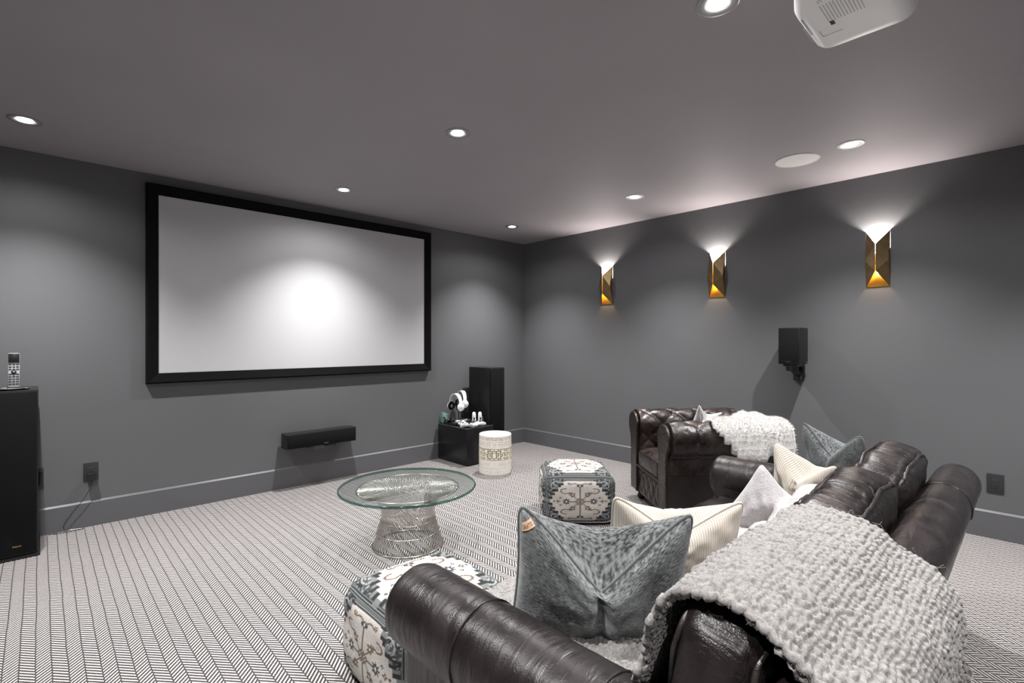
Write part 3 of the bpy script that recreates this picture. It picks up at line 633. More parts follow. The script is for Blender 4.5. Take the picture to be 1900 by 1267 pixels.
# ---------------------------------------------------------------- tufted chesterfield armchair
t=thing('chesterfield_armchair','dark brown tufted leather chesterfield armchair by the right wall','armchair',(-.935,-2.985,0),math.radians(50.4))
def puffh(s,t_,ds,dt,A):
    a=s/ds+t_/dt; b_=s/ds-t_/dt
    return A*(abs(math.sin(PI*a)*math.sin(PI*b_)))**.38
RR=.128; ZC=.652
def armprof(seat_z):
    pr=[(-.105,seat_z),(-.108,.45),(-.112,.52)]
    pr+=[(RR*math.cos(math.radians(a)),ZC+RR*math.sin(math.radians(a))) for a in range(205,-75,-10)]
    pr+=[(.055,ZC-RR*.93-.005),(.055,.40)]
    return pr
def sweep_roll(Lh,side,seat_z=.36,cap=(1,1),nt=90,tuft0=True):
    pr=armprof(seat_z); P3=[Vector((a,0,z)) for a,z in pr]; Q,Ln=resample(P3,84)
    # normals
    V=[];F=[];n=len(Q); sroll=None
    for j in range(nt):
        y=-Lh+2*Lh*j/(nt-1)
        for i,q in enumerate(Q):
            tn=(Q[min(i+1,n-1)]-Q[max(i-1,0)]).normalized(); nm=Vector((-tn.z,0,tn.x))
            s=Ln*i/(n-1); ang=math.degrees(math.atan2(q.z-ZC,q.x))
            fade=1 if s<Ln*.53 else max(0,1-(s-Ln*.53)/(Ln*.10))
            A=.031 if tuft0 else 0
            endf=min(1,(Lh-abs(y))/.03)
            d=puffh(s-.06,y,.25,.24,A)*fade*endf-A*.6*fade*endf
            if s<.03: d*=s/.03
            if s>Ln*.55 and s<Ln*.86:
                c=abs(((y/.24)%1)-.5)*2; c=1-c # 1 at multiples
                d-=.010*math.exp(-((min(abs(y%.24),.24-abs(y%.24)))/.012)**2)*min(1,(s/Ln-.55)/.06)
            d+=.0022*noise.noise(Vector((q.x*18,y*14,q.z*18+side)))
            V.append((q.x+nm.x*d,y,q.z+nm.z*d))
    for j in range(nt-1):
        for i in range(n-1):
            a=j*n+i; F.append((a,a+1,a+n+1,a+n))
    # end caps (fan with slight dome)
    for jj,fl in ((0,0),(nt-1,1)):
        b0=len(V); y=(-Lh if jj==0 else Lh); yo=-.012 if jj==0 else .012
        ring=[jj*n+i for i in range(n)]
        for k in (.9,.5):
            for i in ring:
                x_,_,z_=V[i]; V.append((x_*k*1.0+(0)*(1-k),y+yo*(1-k*.6),ZC*(1-k)+z_*k if z_>ZC-.2 else z_))
        n1=b0; n2=b0+n
        for (A_,B_) in ((ring,list(range(n1,n1+n))),(list(range(n1,n1+n)),list(range(n2,n2+n)))):
            for i in range(n-1):
                q=(A_[i],A_[i+1],B_[i+1],B_[i]); F.append(q if not fl else q[::-1])
        c=list(range(n2,n2+n)); F.append(tuple(c if not fl else c[::-1]))
    return V,F
def mirx(vf): return [(-x,y,z) for x,y,z in vf[0]],[tuple(reversed(f)) for f in vf[1]]
arm=sweep_roll(.44,1)
AX=.355
btn=mk('button',ball((0,0,0),.009,10,6,(1,1,.6)),M_lea2,t,sharp=None); first=[True]
def button(x,y,z):
    if first[0]: o=btn; first[0]=False
    else: o=btn.copy(); COL.objects.link(o)
    o.location=(x,y,z)
def profat(s):
    P3=[Vector((a,0,z)) for a,z in armprof(.36)]; Q,Ln=resample(P3,200); i=int(s/Ln*199); q=Q[i]; tn=(Q[i+1]-Q[i-1]).normalized(); return q.x+tn.z*.014,q.z-tn.x*.014
for s in (1,-1):
    vf=arm if s>0 else mirx(arm)
    a_=mk('arm',xf(vf,T(s*AX,-.005,0)),M_lea2,t,sharp=None)
    # front scroll panel edged with nails
    pts=[(RR*.86*math.cos(math.radians(a)),ZC+RR*.86*math.sin(math.radians(a))) for a in range(200,-60,-12)]
    pts=[(-.095,.10),(-.095,.50)]+pts+[(.048,.50),(.048,.10)]
    V=[(x,.446,z) for x,z in pts]+[(x,.462,z) for x,z in pts]; m_=len(pts)
    F=[tuple(range(m_)),tuple(range(2*m_-1,m_-1,-1))]+[(i,m_+i,m_+(i+1)%m_,(i+1)%m_) for i in range(m_)]
    pv=(V,F) if s>0 else mirx((V,F))
    mk('front_facing',xf(pv,T(s*AX,0,0)),M_lea2,t,sharp=.5)
    pl,_=resample([Vector((x*.93,.464,ZC+(z-ZC)*.96 if z>ZC-.1 else z)) for x,z in pts],64)
    mk('nail_trim',xf(comb(*[ball((s*p.x,p.y,p.z),.0042,6,4) for p in pl]),T(s*AX,0,0)),M_nail,t,kind='stuff')
    # lower body of arm
    mk('side_panel',xf(bx(-.095,.052,-.44,.444,.08,.5,.006),T(s*AX,0,0)) if s>0 else xf(bx(-.052,.095,-.44,.444,.08,.5,.006),T(s*AX,0,0)),M_leadk,t)
    for k in range(5):
        for j in range(-2,3):
            ss=.06+.125*k
            if ss>.47: continue
            y=.24*(j+(.5 if k%2 else 0))
            if abs(y)>.40: continue
            x_,z_=profat(ss); 
            button(s*(AX+x_*1),y,z_)
bk=sweep_roll(.36,2)
MB_=T(0,-.335,0)@RZ(PI/2)   # local y -> -x ; local x(out) -> +y  so flip
MB_=T(0,-.335,0)@RZ(-PI/2)
mk('back',xf(bk,MB_),M_lea2,t,sharp=None)
for k in range(5):
    for j in range(-2,3):
        ss=.06+.125*k
        if ss>.47: continue
        y=.24*(j+(.5 if k%2 else 0))
        if abs(y)>.30: continue
        x_,z_=profat(ss); p=MB_@Vector((x_,y,z_)); button(p.x,p.y,p.z)
mk('back_panel',bx(-.40,.40,-.40,-.30,.08,.5,.006),M_leadk,t)
mks('corner_roll',(ball((AX,-.335,ZC),RR*1.0,20,14),ball((-AX,-.335,ZC),RR*1.0,20,14)),M_lea2,t,sharp=None)
def seatfn(x,p):
    d=.004*noise.noise(Vector((x.x*7,x.y*7,x.z*9)))+.003*noise.noise(Vector((x.x*30,x.y*9,x.z*5)))
    return x*(1+0)+Vector((0,d,d*1.5))
mk('seat_cushion',xf(rbox((.247,.345,.075),.03,18,seatfn,(0,.01,.03)),T(0,.105,.39)),M_lea2,t,sharp=None)
for z in (.335,.447):
    mk('cushion_piping',tube([(x,y,z) for x,y in [(-.243,-.2),(-.243,.40),(-.22,.446),(.22,.446),(.243,.40),(.243,-.2)]],.005,6),M_pipe,t)
def basefn(a,b_):
    x=-.26+.52*a; z=.085+.225*b_; p=(abs(math.sin(PI*(x/.12+z/.2))*math.sin(PI*(x/.12-z/.2))))**.4
    return (x,.43+.016*p*min(1,b_*8,(1-b_)*8),z)
mk('seat_rail',grid(basefn,70,30,flip=True),M_lea2,t,sharp=.9); mk('seat_deck',bx(-.3,.3,-.35,.430,.08,.315),M_lea2,t)
mk('rail_bead',tube([(-.26,.452,.318),(.26,.452,.318)],.011,8),M_lea2,t)
for x,y in ((.37,.38),(-.37,.38),(.37,-.36),(-.37,-.36)):
    mk('foot',lathe([(.022,0),(.034,.012),(.036,.03),(.026,.045),(.038,.06),(.04,.082)],20,(x,y,0)),M_foot,t)
chair=t
# ---------------------------------------------------------------- pillows
def pillow(name,lab,cat,Lp,Rp,Hh,Th,m,mp,lean=10,chop=.12,fold=.05,grp='scatter cushions',roll=0,extra=None,ear=1.0,sag=0,seed=0,nfac=1):
    Lp=Vector(Lp);Rp=Vector(Rp); X=(Rp-Lp); Wd=X.length; X.normalize()
    Z=(Vector((0,0,1))-X*X.z).normalized(); Nf=X.cross(Z)  # toward viewer if X points right
    Z=(Matrix.Rotation(math.radians(lean),3,X)@Z) ; Yb=Z.cross(X).normalized()
    mid=(Lp+Rp)/2; org=mid-Z*Hh*.5*.97
    M=Matrix(((X.x,Yb.x,Z.x,org.x),(X.y,Yb.y,Z.y,org.y),(X.z,Yb.z,Z.z,org.z),(0,0,0,1)))
    t=thing(name,lab,cat,M=M,group=grp); n=44
    def pos(u,v,side):
        # outline with ears
        pin=.055*ear
        cr=1-.055*(abs(u)*abs(v))**9; x=u*Wd/2*(1-pin*(1-v*v))*cr; z=v*Hh/2*(1-pin*(1-u*u))*cr
        th=((1-u*u)*(1-v*v))
        th=max(0,th)**.42*Th/2
        top=max(0,(v+1)/2)
        c=max(0,1-abs(u)**1.15)**1.35
        if side<0: # front (viewer) sheet
            z-=chop*c*top**1.7; y=-th; y-=fold*c*top**3*.5
            y+=fold*.75*math.exp(-((u+.03*v)/.07)**2)*min(1,top*2.2)*(1-top**8)
        else:
            z-=chop*c*(top**14*.80+.20*top**2); y=th-fold*c*top**14*.5*0-fold*.5*c*top**14
            z-=0
        z-=sag*(1-u*u)*max(0,-v)
        y+=.006*noise.noise(Vector((u*3+seed,v*3,side*2.)))*th/Th*6
        if side<0:  y+=.016*noise.noise(Vector((u*4+v*2.5+seed,v*1.3,3.)))*(th/Th*2)
        return (x,y,z)
    g=lambda i:math.sin(PI/2*(2*i-1))*.35+(2*i-1)*.65
    A=grid(lambda a,b_:pos(g(a),g(b_),-1),n,n); B=grid(lambda a,b_:pos(g(a),g(b_),1),n,n,flip=True)
    mp_={}; V=list(A[0]); C=[(g(i/(n-1))*Wd/2,g(j/(n-1))*Hh/2,0) for i in range(n) for j in range(n)]
    for i in range(n):
        for j in range(n):
            k=i*n+j
            if i in(0,n-1) or j in (0,n-1): mp_[k]=k
            else: mp_[k]=len(V); V.append(B[0][k]); C.append((C[k][0],C[k][1],.3))
    body=mk('cover',(V,A[1]+[tuple(mp_[q] for q in f) for f in B[1]]),m,t,sharp=None,colors=C)
    global PILPOS
    if 'PILPOS' not in globals(): PILPOS=pos
    if mp:
        bord=[(k/40*2-1,-1) for k in range(40)]+[(1,k/40*2-1) for k in range(40)]+[(1-k/40*2,1) for k in range(40)]+[(-1,1-k/40*2) for k in range(40)]
        mk('piping',tube([pos(u,v,-1) for u,v in bord],.0055,8,True),mp,t,sharp=None)
    return t
SL1=pillow('scatter_cushion','large slate chenille cushion with a tan corner tag in the front of the sofa','cushion',(-3.815,-3.806,.893),(-3.44,-4.162,.868),.44,.23,M_slate,M_slatep,14,.24,.09,seed=1)
tg=thing  # tag on the upper left corner
TQ=[(-.965,.70),(-.80,.955),(-.86,.985),(-.965,.83)]  # (u,v) corners on the front sheet
def tagpt(a,b_,off):
    l=Vector(TQ[0]).lerp(Vector(TQ[1]),a); h=Vector(TQ[3]).lerp(Vector(TQ[2]),a); q=l.lerp(h,b_); p=PILPOS(q.x,q.y,-1); return (p[0],p[1]-off,p[2])
mk('fabric_tag',grid(lambda a,b_:tagpt(a,b_,.0035),12,6),M_tag,SL1,label='tan leather maker tag')
tx=text('tag_lettering','CALATTO',1,M_ink,SL1,T(0,0,0),0)
xs_=[v.co.x for v in tx.data.vertices]; ys_=[v.co.y for v in tx.data.vertices]; xa_,xb_,ya_,yb_=min(xs_),max(xs_),min(ys_),max(ys_)
for v in tx.data.vertices: v.co=tagpt(.08+.84*(v.co.x-xa_)/(xb_-xa_),.28+.44*(v.co.y-ya_)/(yb_-ya_),.0048)
pillow('scatter_cushion','cream corduroy cushion right behind the large slate one','cushion',(-3.30,-3.775,.80),(-2.925,-4.10,.775),.40,.20,M_cream,M_creamp,14,.13,.05,seed=2)
pillow('scatter_cushion','pale grey velvet cushion with one raised point in the middle of the sofa','cushion',(-2.43,-3.975,.815),(-2.42,-4.24,.64),.36,.15,M_lav,None,12,.09,.03,seed=3)
pillow('scatter_cushion','bright cream corduroy cushion in front of the far slate one','cushion',(-2.03,-3.90,.845),(-2.205,-4.22,.805),.40,.19,M_cream,None,14,.13,.05,seed=4)
pillow('scatter_cushion','slate grey cushion with pale piping against the far arm of the sofa','cushion',(-1.64,-3.92,.905),(-1.84,-4.245,.895),.47,.19,M_slate2,M_slatep,14,.14,.05,seed=5)
pillow('scatter_cushion','small light grey cushion with two points in the armchair','cushion',(-.99,-2.98,.865),(-.89,-3.13,.81),.36,.12,M_lgrey,None,18,.10,.03,seed=6)
# ---------------------------------------------------------------- leather sofa
t=thing('leather_sofa','long dark brown leather sofa with rolled arms facing the screen','sofa',(-2.81,-4.05,0)); OX,OY=2.81,4.05
TT=T(OX,OY,0)
sofa=t
def roll(x,y0,y1,zc,r,nseg=64):
    # capsule-like roll along y with softly rounded ends
    def f(a,b_):
        th=a*2*PI; e=.05; L=y1-y0; s=b_*1.0
        # b_ from 0..1; first/last 12% cap
        if s<.12: k=s/.12; y=y0+e*(1-math.cos(k*PI/2)); rr=r*math.sin(k*PI/2)**.55 if k>0 else .001
        elif s>.88: k=(1-s)/.12; y=y1-e*(1-math.cos(k*PI/2)); rr=r*math.sin(k*PI/2)**.55 if k>0 else .001
        else: y=y0+e+(s-.12)/.76*(L-2*e); rr=r
        d=.003*noise.noise(Vector((th*1.2,y*5,x)))+.0016*noise.noise(Vector((math.cos(th)*3,y*34,math.sin(th)*3+x)))
        rr=rr+d*(rr/r)
        return (x+rr*math.cos(th),y,zc+rr*math.sin(th))
    return grid(f,48,nseg,cu=True)
AXN,AXF=-3.93,-1.70; RA=.125; ZA=.525
for xa,sg in ((AXN,-1),(AXF,1)):
    x0,x1=(xa-.055,xa+.115) if sg<0 else (xa-.115,xa+.055)
    a=mk('arm',xf(roll(xa,-4.50,-3.43,ZA,RA,110),TT),M_lea,t,sharp=.9); mk('arm_panel',xf(bx(x0,x1,-4.54,-3.47,.09,ZA,.02,3),TT),M_lea,t)
    for ys in (-3.80,-4.22):
        mk('seam',xf(tube([(xa+(RA+.001)*math.cos(q),ys,ZA+(RA+.001)*math.sin(q)) for q in [math.radians(-60+300*k/40) for k in range(41)]],.0028,6),TT),M_pipe,a)
# back
def backroll(a,b_):
    x=-4.02+(4.02-1.50)*b_; th=a*2*PI; r=.092
    e=min(b_,1-b_)*(2.52)/.05; 
    if e<1: r=max(.001,r*math.sin(e*PI/2)**.5) if e>0 else .001
    r+=.003*noise.noise(Vector((th,x*4,7.)))*min(1,e); return (x,-4.572+r*math.cos(th),.672+r*1.05*math.sin(th))
mk('back_rest',xf(grid(backroll,40,150,cu=True,flip=True),TT),M_lea,t,sharp=.9); mk('back_frame',xf(bx(-3.97,-1.56,-4.515,-4.43,.09,.66,.01,2),TT),M_leadk,t)
mk('back_trim',xf(([(x,y,z) for x in (-3.985,-1.545) for y,z in ((-4.51,.09),(-4.628,.605),(-4.60,.62),(-4.49,.09))],[(0,1,2,3),(7,6,5,4),(0,4,5,1),(1,5,6,2),(2,6,7,3),(3,7,4,0)]),TT),P('taupe_back_cloth',(.24,.21,.19),.7,bump=(200,.2,.001),var=(8,.15)),t,label='pale taupe cloth back panel')
for xs in (-2.05,-3.25):
    mk('back_seam',xf(tube([(xs,-4.572+.0935*math.cos(q),.672+.098*math.sin(q)) for q in [math.radians(-30+230*k/30) for k in range(31)]],.0022,6),TT),M_pipe,t)
mk('back_welt',xf(tube([(-3.99+2.46*k/60,-4.632+.002*math.sin(k),.603) for k in range(61)],.005,6),TT),M_pipe,t)
mk('seat_base',xf(bx(-3.82,-1.81,-4.5,-3.50,.09,.27,.02,3),TT),M_lea,t,sharp=.9)
def mkfn(sd,w=1):
    def fn(x,p):
        e=.010*noise.noise(Vector((x.x*4+sd,x.y*4,x.z*4)))+.005*noise.noise(Vector((x.x*14+sd,x.y*5,x.z*9)))
        return x+Vector((e*.3,e,e))*w
    return fn
sc=.667
for k in range(3):
    xc=-3.815+sc*(k+.5)
    c=mk('seat_cushion',xf(rbox((sc/2-.004,.375,.09),.035,20,mkfn(k),(0,.01,.025)),T(xc,-3.885,.355)@T(OX,OY,0)),M_lea,t,sharp=None)
    mk('piping',xf(tube([(xc+a*(sc/2-.012),-3.885+b_*.372,.432) for a,b_ in [(-1,-.6),(-1,.93),(-.93,1),(.93,1),(1,.93),(1,-.6)]],.005,6),TT),M_pipe,c)
random.seed(3)
BC=[]
for k in range(3):
    xc=(-3.545,-2.82,-2.145)[k]; hw=(.360,.336,.336)[k]; hh=(.195,.215,.215)[k]; ht=(.084,.085,.085)[k]; sd=k*7.3
    M=T(OX,OY,0)@T(xc,(-4.405,-4.375,-4.375)[k],.45+hh)@RX(math.radians(11))@RY(math.radians((0,2,-2)[k]))
    def wr(x,p,sd=sd,k=k):
        # boxing wrinkles radiate across the thickness; soft sagging faces
        n=.014*noise.noise(Vector((x.x*4.5+sd,x.y*2,x.z*4.5)))+.007*noise.noise(Vector((x.x*22+sd,x.y*4,x.z*10)))*(1 if p.z>.5 else .5)+.0035*noise.noise(Vector((x.x*48+sd,x.y*6,x.z*30)))
        top=max(0,p.z); x=Vector((x.x,x.y,x.z+.012*math.sin(x.x*9+sd)*top))
        x=x+Vector((.4*n,n*.9,n))
        if k==0 and p.x<0 and x.z<.02: x.x=max(x.x,-.275-.09*max(0,min(1,(x.z+.03)/.05)))
        return x
    c=mk('back_cushion',xf(rbox((hw,ht,hh),(.05,.045,.045)[k],30,wr,((.04,.02,.02)[k],(.014,.032,.032)[k],(.018,.026,.026)[k])),M),M_leac,t,sharp=None)
    for sy in (1,-1):
        pth=[]
        for q in range(96):
            a=q/96*2*PI; ca,sa=math.cos(a),math.sin(a)
            px=math.copysign(abs(ca)**.28,ca); pz=math.copysign(abs(sa)**.28,sa)
            x_=Vector((px*(hw-.010),sy*(ht-.012),pz*(hh-.008)))
            # follow the puffed boxing
            pth.append(wr(x_+Vector((.012*px*(1-pz*pz),0,.012*pz*(1-px*px)+.0012*math.sin(q*.6))),Vector((px,sy,pz))))
        mk('piping',xf(tube([tuple(v) for v in pth],.0068,8,True),M),M_pipe,c,sharp=None)
for x,y in ((-3.9,-3.55),(-1.72,-3.55),(-3.9,-4.46),(-1.72,-4.46)):
    mk('foot',xf(lathe([(.022,0),(.034,.012),(.03,.05),(.04,.095)],16,(x,y,0)),TT),M_foot,t)
# ---------------------------------------------------------------- chunky knit throw over the near end of the sofa
t=thing('knit_throw','chunky light grey knitted throw with fringe draped over the sofa back','throw',(-3.5,-4.4,.5)); TH=T(3.5,4.4,-.5)
cp=[(-3.47,.43),(-3.49,.475),(-3.58,.488),(-3.8,.492),(-4.04,.497),(-4.16,.515),(-4.225,.58),(-4.262,.68),(-4.288,.782),(-4.328,.860),(-4.40,.890),(-4.47,.886),(-4.54,.863),(-4.60,.818),(-4.66,.775),(-4.697,.725),(-4.712,.66),(-4.712,.56)]
Pc,Lc=resample(crom([(0,a,b_) for a,b_ in cp],10),620)
NX=262
V=[];F=[]; n=len(Pc)
NR=[]
for j,q in enumerate(Pc):
    tn=(Pc[min(j+3,n-1)]-Pc[max(j-3,0)]).normalized(); NR.append(Vector((0,tn.z,-tn.y)) if False else Vector((0,-tn.z*-1,tn.y*-1)))
def edges(sv):
    # sv arclength fraction: left/right x limits
    lo=-3.79 if sv<.36 else -3.79-.10*min(1,(sv-.36)/.1)
    if sv>.72: lo-=.02*math.sin((sv-.72)*8)
    hi=-3.17+.03*math.sin(sv*9)+.02*math.sin(sv*23); 
    if sv<.4: hi-=.0
    if sv>.6: hi+= .02+.10*(sv-.6)/.4*0
    return lo+.006*math.sin(sv*70),hi
def knit(u,v):
    # u across (m), v along (m): interlocking plump stitches
    cw,ch=.0225,.0145
    u+=.007*noise.noise(Vector((u*22,v*22,0)))+.004*noise.noise(Vector((u*60,v*60,8))); v+=.006*noise.noise(Vector((u*25,v*25,5)))+.003*noise.noise(Vector((u*70,v*70,3))); r=math.floor(v/ch); fv=v/ch-r; uu=u/cw+(.5 if r%2 else 0)+.8*hsh(r,1,1); c=math.floor(uu); fu=uu-c
    sl=(fu-.5)*(.55 if (r%2) else -.55); yy=fv-.5+sl*.5
    d=((fu-.5)/.52)**2+(yy/.60)**2
    h=max(0,1-d)**.5*(.6+.7*hsh(r,c,3))
    return h
for i in range(NX):
    fu=i/(NX-1)
    for j,q in enumerate(Pc):
        sv=j/(n-1); lo,hi=edges(sv); x=lo+(hi-lo)*fu; m_=q.copy(); nm=NR[j]
        if nm.z<0 and sv<.7 : nm=-nm
        nm=nm.normalized()
        big=.012*noise.noise(Vector((x*5,sv*9,1.)))+.006*noise.noise(Vector((x*14,sv*20,4.)))
        edge=min(1,fu/.03,(1-fu)/.03)
        k=knit(x,sv*Lc)*.0085
        if fu<.015: # curl over the near edge
            pass
        x2=x+.003*noise.noise(Vector((x*90,sv*120,2.)))
        droop=-.012*max(0,1-fu/.05)-.012*max(0,1-(1-fu)/.04)
        # ends bulge of the cushion
        V.append((x2,q.y+nm.y*(k+big),q.z+nm.z*(k+big)+droop))
F=[(i*n+j,i*n+j+1,(i+1)*n+j+1,(i+1)*n+j) for i in range(NX-1) for j in range(n-1)]
thr=mk('knit_body',xf((V,F),TH),M_knit,t,sharp=None)
sm=thr.modifiers.new('thick','SOLIDIFY'); sm.thickness=.012; sm.offset=-1
random.seed(5)
# fringe along the back hem
q=Pc[-1]; nt=30
for k in range(nt):
    lo,hi=edges(1.0); x=lo+(hi-lo)*(k+.5)/nt; L_=.26+random.uniform(-.03,.03); sw=random.uniform(-.012,.012)
    pts=[]
    for j in range(16):
        f_=j/15; pts.append((x+sw*f_+.004*math.sin(f_*14+k),-4.715-.006*math.sin(f_*3)+random.uniform(-.001,.001)-.012*(k%2),.575-L_*f_))
    def tf(a,b_,pts=pts):
        i=b_*15; i0=min(14,int(i)); p=Vector(pts[i0]).lerp(Vector(pts[i0+1]),i-i0); th=a*2*PI; r=.0085*(1+.28*math.cos(3*th-b_*34))*(1 if .01<b_ else .3)
        return (p.x+r*math.cos(th),p.y+r*math.sin(th),p.z)
    mk('tassel',xf(grid(tf,15,46,cu=True),TH),M_fringe,t,sharp=None)
# rolled/frayed near edge: bulky yarn selvedge following the near side
sel=[]
for j in range(0,n,3):
    sv=j/(n-1); lo,hi=edges(sv); qq=Pc[j]; nm=NR[j]; 
    sel.append((lo+.004*math.sin(j*.7),qq.y+nm.y*.002,qq.z-.008+.003*math.cos(j*.7)))
mk('selvedge_yarn',xf(tube(sel,.0095,8,rf=lambda f_:.0085+.002*math.sin(f_*190)),TH),M_knit,t,sharp=None)
fz=[]
for k in range(260):
    j=random.randrange(n); sv=j/(n-1); lo,hi=edges(sv); e=random.random()<.6; x=lo if e else hi; qq=Pc[j]
    d=Vector((random.uniform(-1,.2) if e else random.uniform(-.2,1),random.uniform(-1,1),random.uniform(-.8,.8))).normalized(); l_=random.uniform(.008,.028)
    p0=Vector((x,qq.y,qq.z)); p1=p0+d*l_*.5+Vector((random.uniform(-.004,.004),)*3); p2=p0+d*l_+Vector((0,0,-.004))
    fz.append(tube([p0,p1,p2],.00035,3))
mk('stray_fibres',xf(comb(*fz),TH),M_knit,t,kind='stuff')
fz=[]
for k in range(7):
    p0=Vector((-3.80,-3.98+.03*k*.4,.50)); pts=[p0]; d=Vector((-.6,random.uniform(.1,.9),.3)).normalized()
    for j in range(7): d=(d+Vector((random.uniform(-.5,.5),random.uniform(-.5,.5),random.uniform(-.4,.35)))).normalized(); pts.append(pts[-1]+d*.012)
    fz.append(tube(crom(pts,3),.0011,4))
# ---------------------------------------------------------------- pale knit throw in the middle of the sofa
t=thing('pale_throw','pale pinkish-grey soft knitted throw heaped on the middle seat','throw',(-2.8,-3.9,.45)); TP=T(2.8,3.9,-.45)
cp2=[(-3.47,.40),(-3.50,.455),(-3.56,.50),(-3.66,.500),(-3.85,.490),(-3.98,.505),(-4.07,.56),(-4.12,.64),(-4.165,.70),(-4.215,.705)]
Q2,L2=resample(crom([(0,a,b_) for a,b_ in cp2],8),150)
V=[];n2=len(Q2);nx2=120
for i in range(nx2):
    fu=i/(nx2-1)
    for j,q in enumerate(Q2):
        sv=j/(n2-1); lo=-3.10+.02*math.sin(sv*6); hi=-2.42+.09*sv+.03*math.sin(sv*8)
        x=lo+(hi-lo)*fu
        ed=max(0,1-abs(1-fu)/.06); ed2=max(0,1-fu/.06)
        fold=.022*(math.sin(fu*17+sv*5)*.5+.5)**2+.012*noise.noise(Vector((x*9,sv*7,3.)))+.028*math.exp(-((fu-.62-.25*sv)/.06)**2)
        k=.0025*abs(math.sin(x*2*PI/.011))+.0015*abs(math.sin(sv*L2*2*PI/.009))
        tn=(Q2[min(j+2,n2-1)]-Q2[max(j-2,0)]).normalized(); nm=Vector((0,tn.z*-1 if False else tn.z,-tn.y))
        if nm.z<0: nm=-nm
        V.append((x,q.y+nm.y*(fold+k),q.z+nm.z*(fold+k)-.02*ed**2-.02*ed2**2))
o=mk('knit_body',xf((V,[(i*n2+j,i*n2+j+1,(i+1)*n2+j+1,(i+1)*n2+j) for i in range(nx2-1) for j in range(n2-1)]),TP),M_pink,t,sharp=None)
sm=o.modifiers.new('thick','SOLIDIFY'); sm.thickness=.012; sm.offset=-1
hem=[V[(nx2-1)*n2+j] for j in range(0,n2,3)]
mk('hem',xf(tube(hem,.009,8),TP),M_pink,t,sharp=None)
hem=[V[i*n2] for i in range(0,nx2,3)]
mk('hem',xf(tube(hem,.010,8),TP),M_pink,t,sharp=None)
# thin darker line laid along the fold
ii=int(nx2*.30); mk('fold_line',xf(tube([(V[ii*n2+j][0]+.10*j/n2,V[(ii+int(14*j/n2))*n2+j][1]+.0,V[(ii+int(14*j/n2))*n2+j][2]+.004) for j in range(20,n2-10,4)],.0035,6),TP),M_pinkdk,t,sharp=None,label='dark fold line')
# ---------------------------------------------------------------- white fur throw over the armchair
bpy.context.view_layer.update()
dg=bpy.context.evaluated_depsgraph_get(); vv=[];ff=[]
for ch in chair.children:
    if ch.type!='MESH' or ch.name.startswith(('button','nail')): continue
    Mw=ch.matrix_world; b0=len(vv); vv+=[Mw@v.co for v in ch.data.vertices]; ff+=[tuple(b0+i for i in p.vertices) for p in ch.data.polygons]
bv=BVHTree.FromPolygons(vv,ff)
Mc=chair.matrix_world
# footprint in chair space: over the near (-x local) arm, back half, and the near back corner
gx,gy=110,130; x0,x1,y0,y1=-.60,-.02,-.50,.22
Hh=[[0]*gy for _ in range(gx)]
for i in range(gx):
    for j in range(gy):
        p=Mc@Vector((x0+(x1-x0)*i/(gx-1),y0+(y1-y0)*j/(gy-1),1.5)); r=bv.ray_cast(p,Vector((0,0,-1)))
        Hh[i][j]=r[0].z if r[0] else 0
        Hh[i][j]=max(Hh[i][j],.42)
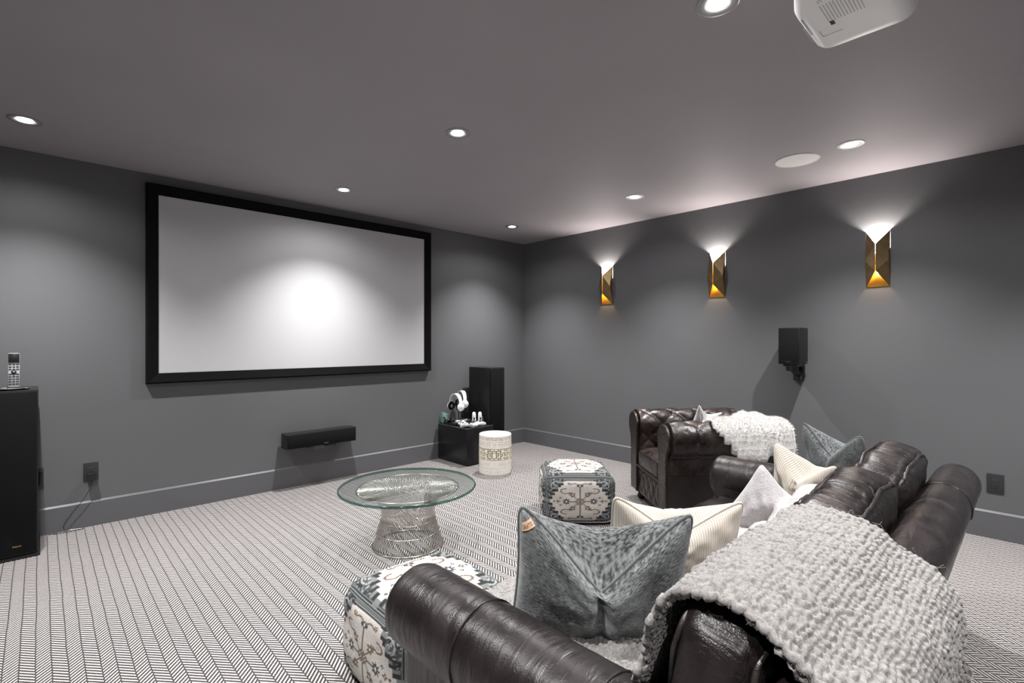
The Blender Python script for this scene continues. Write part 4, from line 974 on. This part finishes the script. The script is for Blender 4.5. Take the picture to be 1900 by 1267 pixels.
# dilate then blur -> cloth bridging
def passes(Hm,k,fn):
    for _ in range(k):
        N_=[[fn([Hm[a][b_] for a in (max(0,i-1),i,min(gx-1,i+1)) for b_ in (max(0,j-1),j,min(gy-1,j+1))]) for j in range(gy)] for i in range(gx)]
        Hm=N_
    return Hm
Hh=passes(Hh,3,max); H2=passes(Hh,4,lambda l:sum(l)/9); Hh=[[max(a,b_-.012) for a,b_ in zip(r1,r2)] for r1,r2 in zip(H2,Hh)]; Hh=passes(Hh,2,lambda l:sum(l)/9)
V=[];keep=set()
for i in range(gx):
    for j in range(gy):
        x=x0+(x1-x0)*i/(gx-1); y=y0+(y1-y0)*j/(gy-1)
        z0_=Hh[i][j]; z=Hh[i][j]+.014+.014*noise.noise(Vector((x*14,y*14,z0_*9)))+.010*noise.noise(Vector((x*38,y*38,z0_*20)))
        drop=.58+.10*math.sin(y*7+1)
        V.append((x,y,z))
        fr_=.012*noise.noise(Vector((x*5,y*5,9)))
        ymax=.13-.62*max(0,.75-z)*(1 if x<-.355 else .3) + fr_ + 0
        okk = (y<ymax) and (x>-.585) and z>.50+fr_ and (x< .02+(-y-.25)*1.0 or x<-.20)
        okk = okk and not (x>-.22 and y>-.20)
        if okk: keep.add(i*gy+j)
F=[]
for i in range(gx-1):
    for j in range(gy-1):
        q=(i*gy+j,(i+1)*gy+j,(i+1)*gy+j+1,i*gy+j+1)
        if all(k in keep for k in q): F.append(q)
used=sorted({k for f in F for k in f}); mp_={k:i for i,k in enumerate(used)}
t=thing('fur_throw','fluffy white faux fur throw spread over the arm and back of the armchair','throw',M=Mc@T(-.3,-.2,.7))
VF=([(V[k][0]+.3,V[k][1]+.2,V[k][2]-.7) for k in used],[tuple(mp_[k] for k in f) for f in F])
o=mk('fur_body',VF,M_fur,t,sharp=None); sm=o.modifiers.new('thick','SOLIDIFY'); sm.thickness=.02; sm.offset=-1
st=[]
random.seed(9)
for _ in range(14000):
    f=random.choice(VF[1]); p=Vector(VF[0][f[0]])*.5+Vector(VF[0][f[2]])*.5; a=Vector(VF[0][f[1]])-Vector(VF[0][f[0]]); b_=Vector(VF[0][f[3]])-Vector(VF[0][f[0]]); nm=a.cross(b_).normalized()
    d=(nm*.8+Vector((random.uniform(-.7,.7),random.uniform(-.7,.7),random.uniform(-.7,.2)))).normalized(); s_=d.orthogonal().normalized()*.0016; l_=random.uniform(.010,.022)
    st.append(([p-s_-nm*.002,p+s_-nm*.002,p+d*l_],[(0,1,2)]))
mk('fur_pile',comb(*st),M_fur,t,sharp=None,kind='stuff')
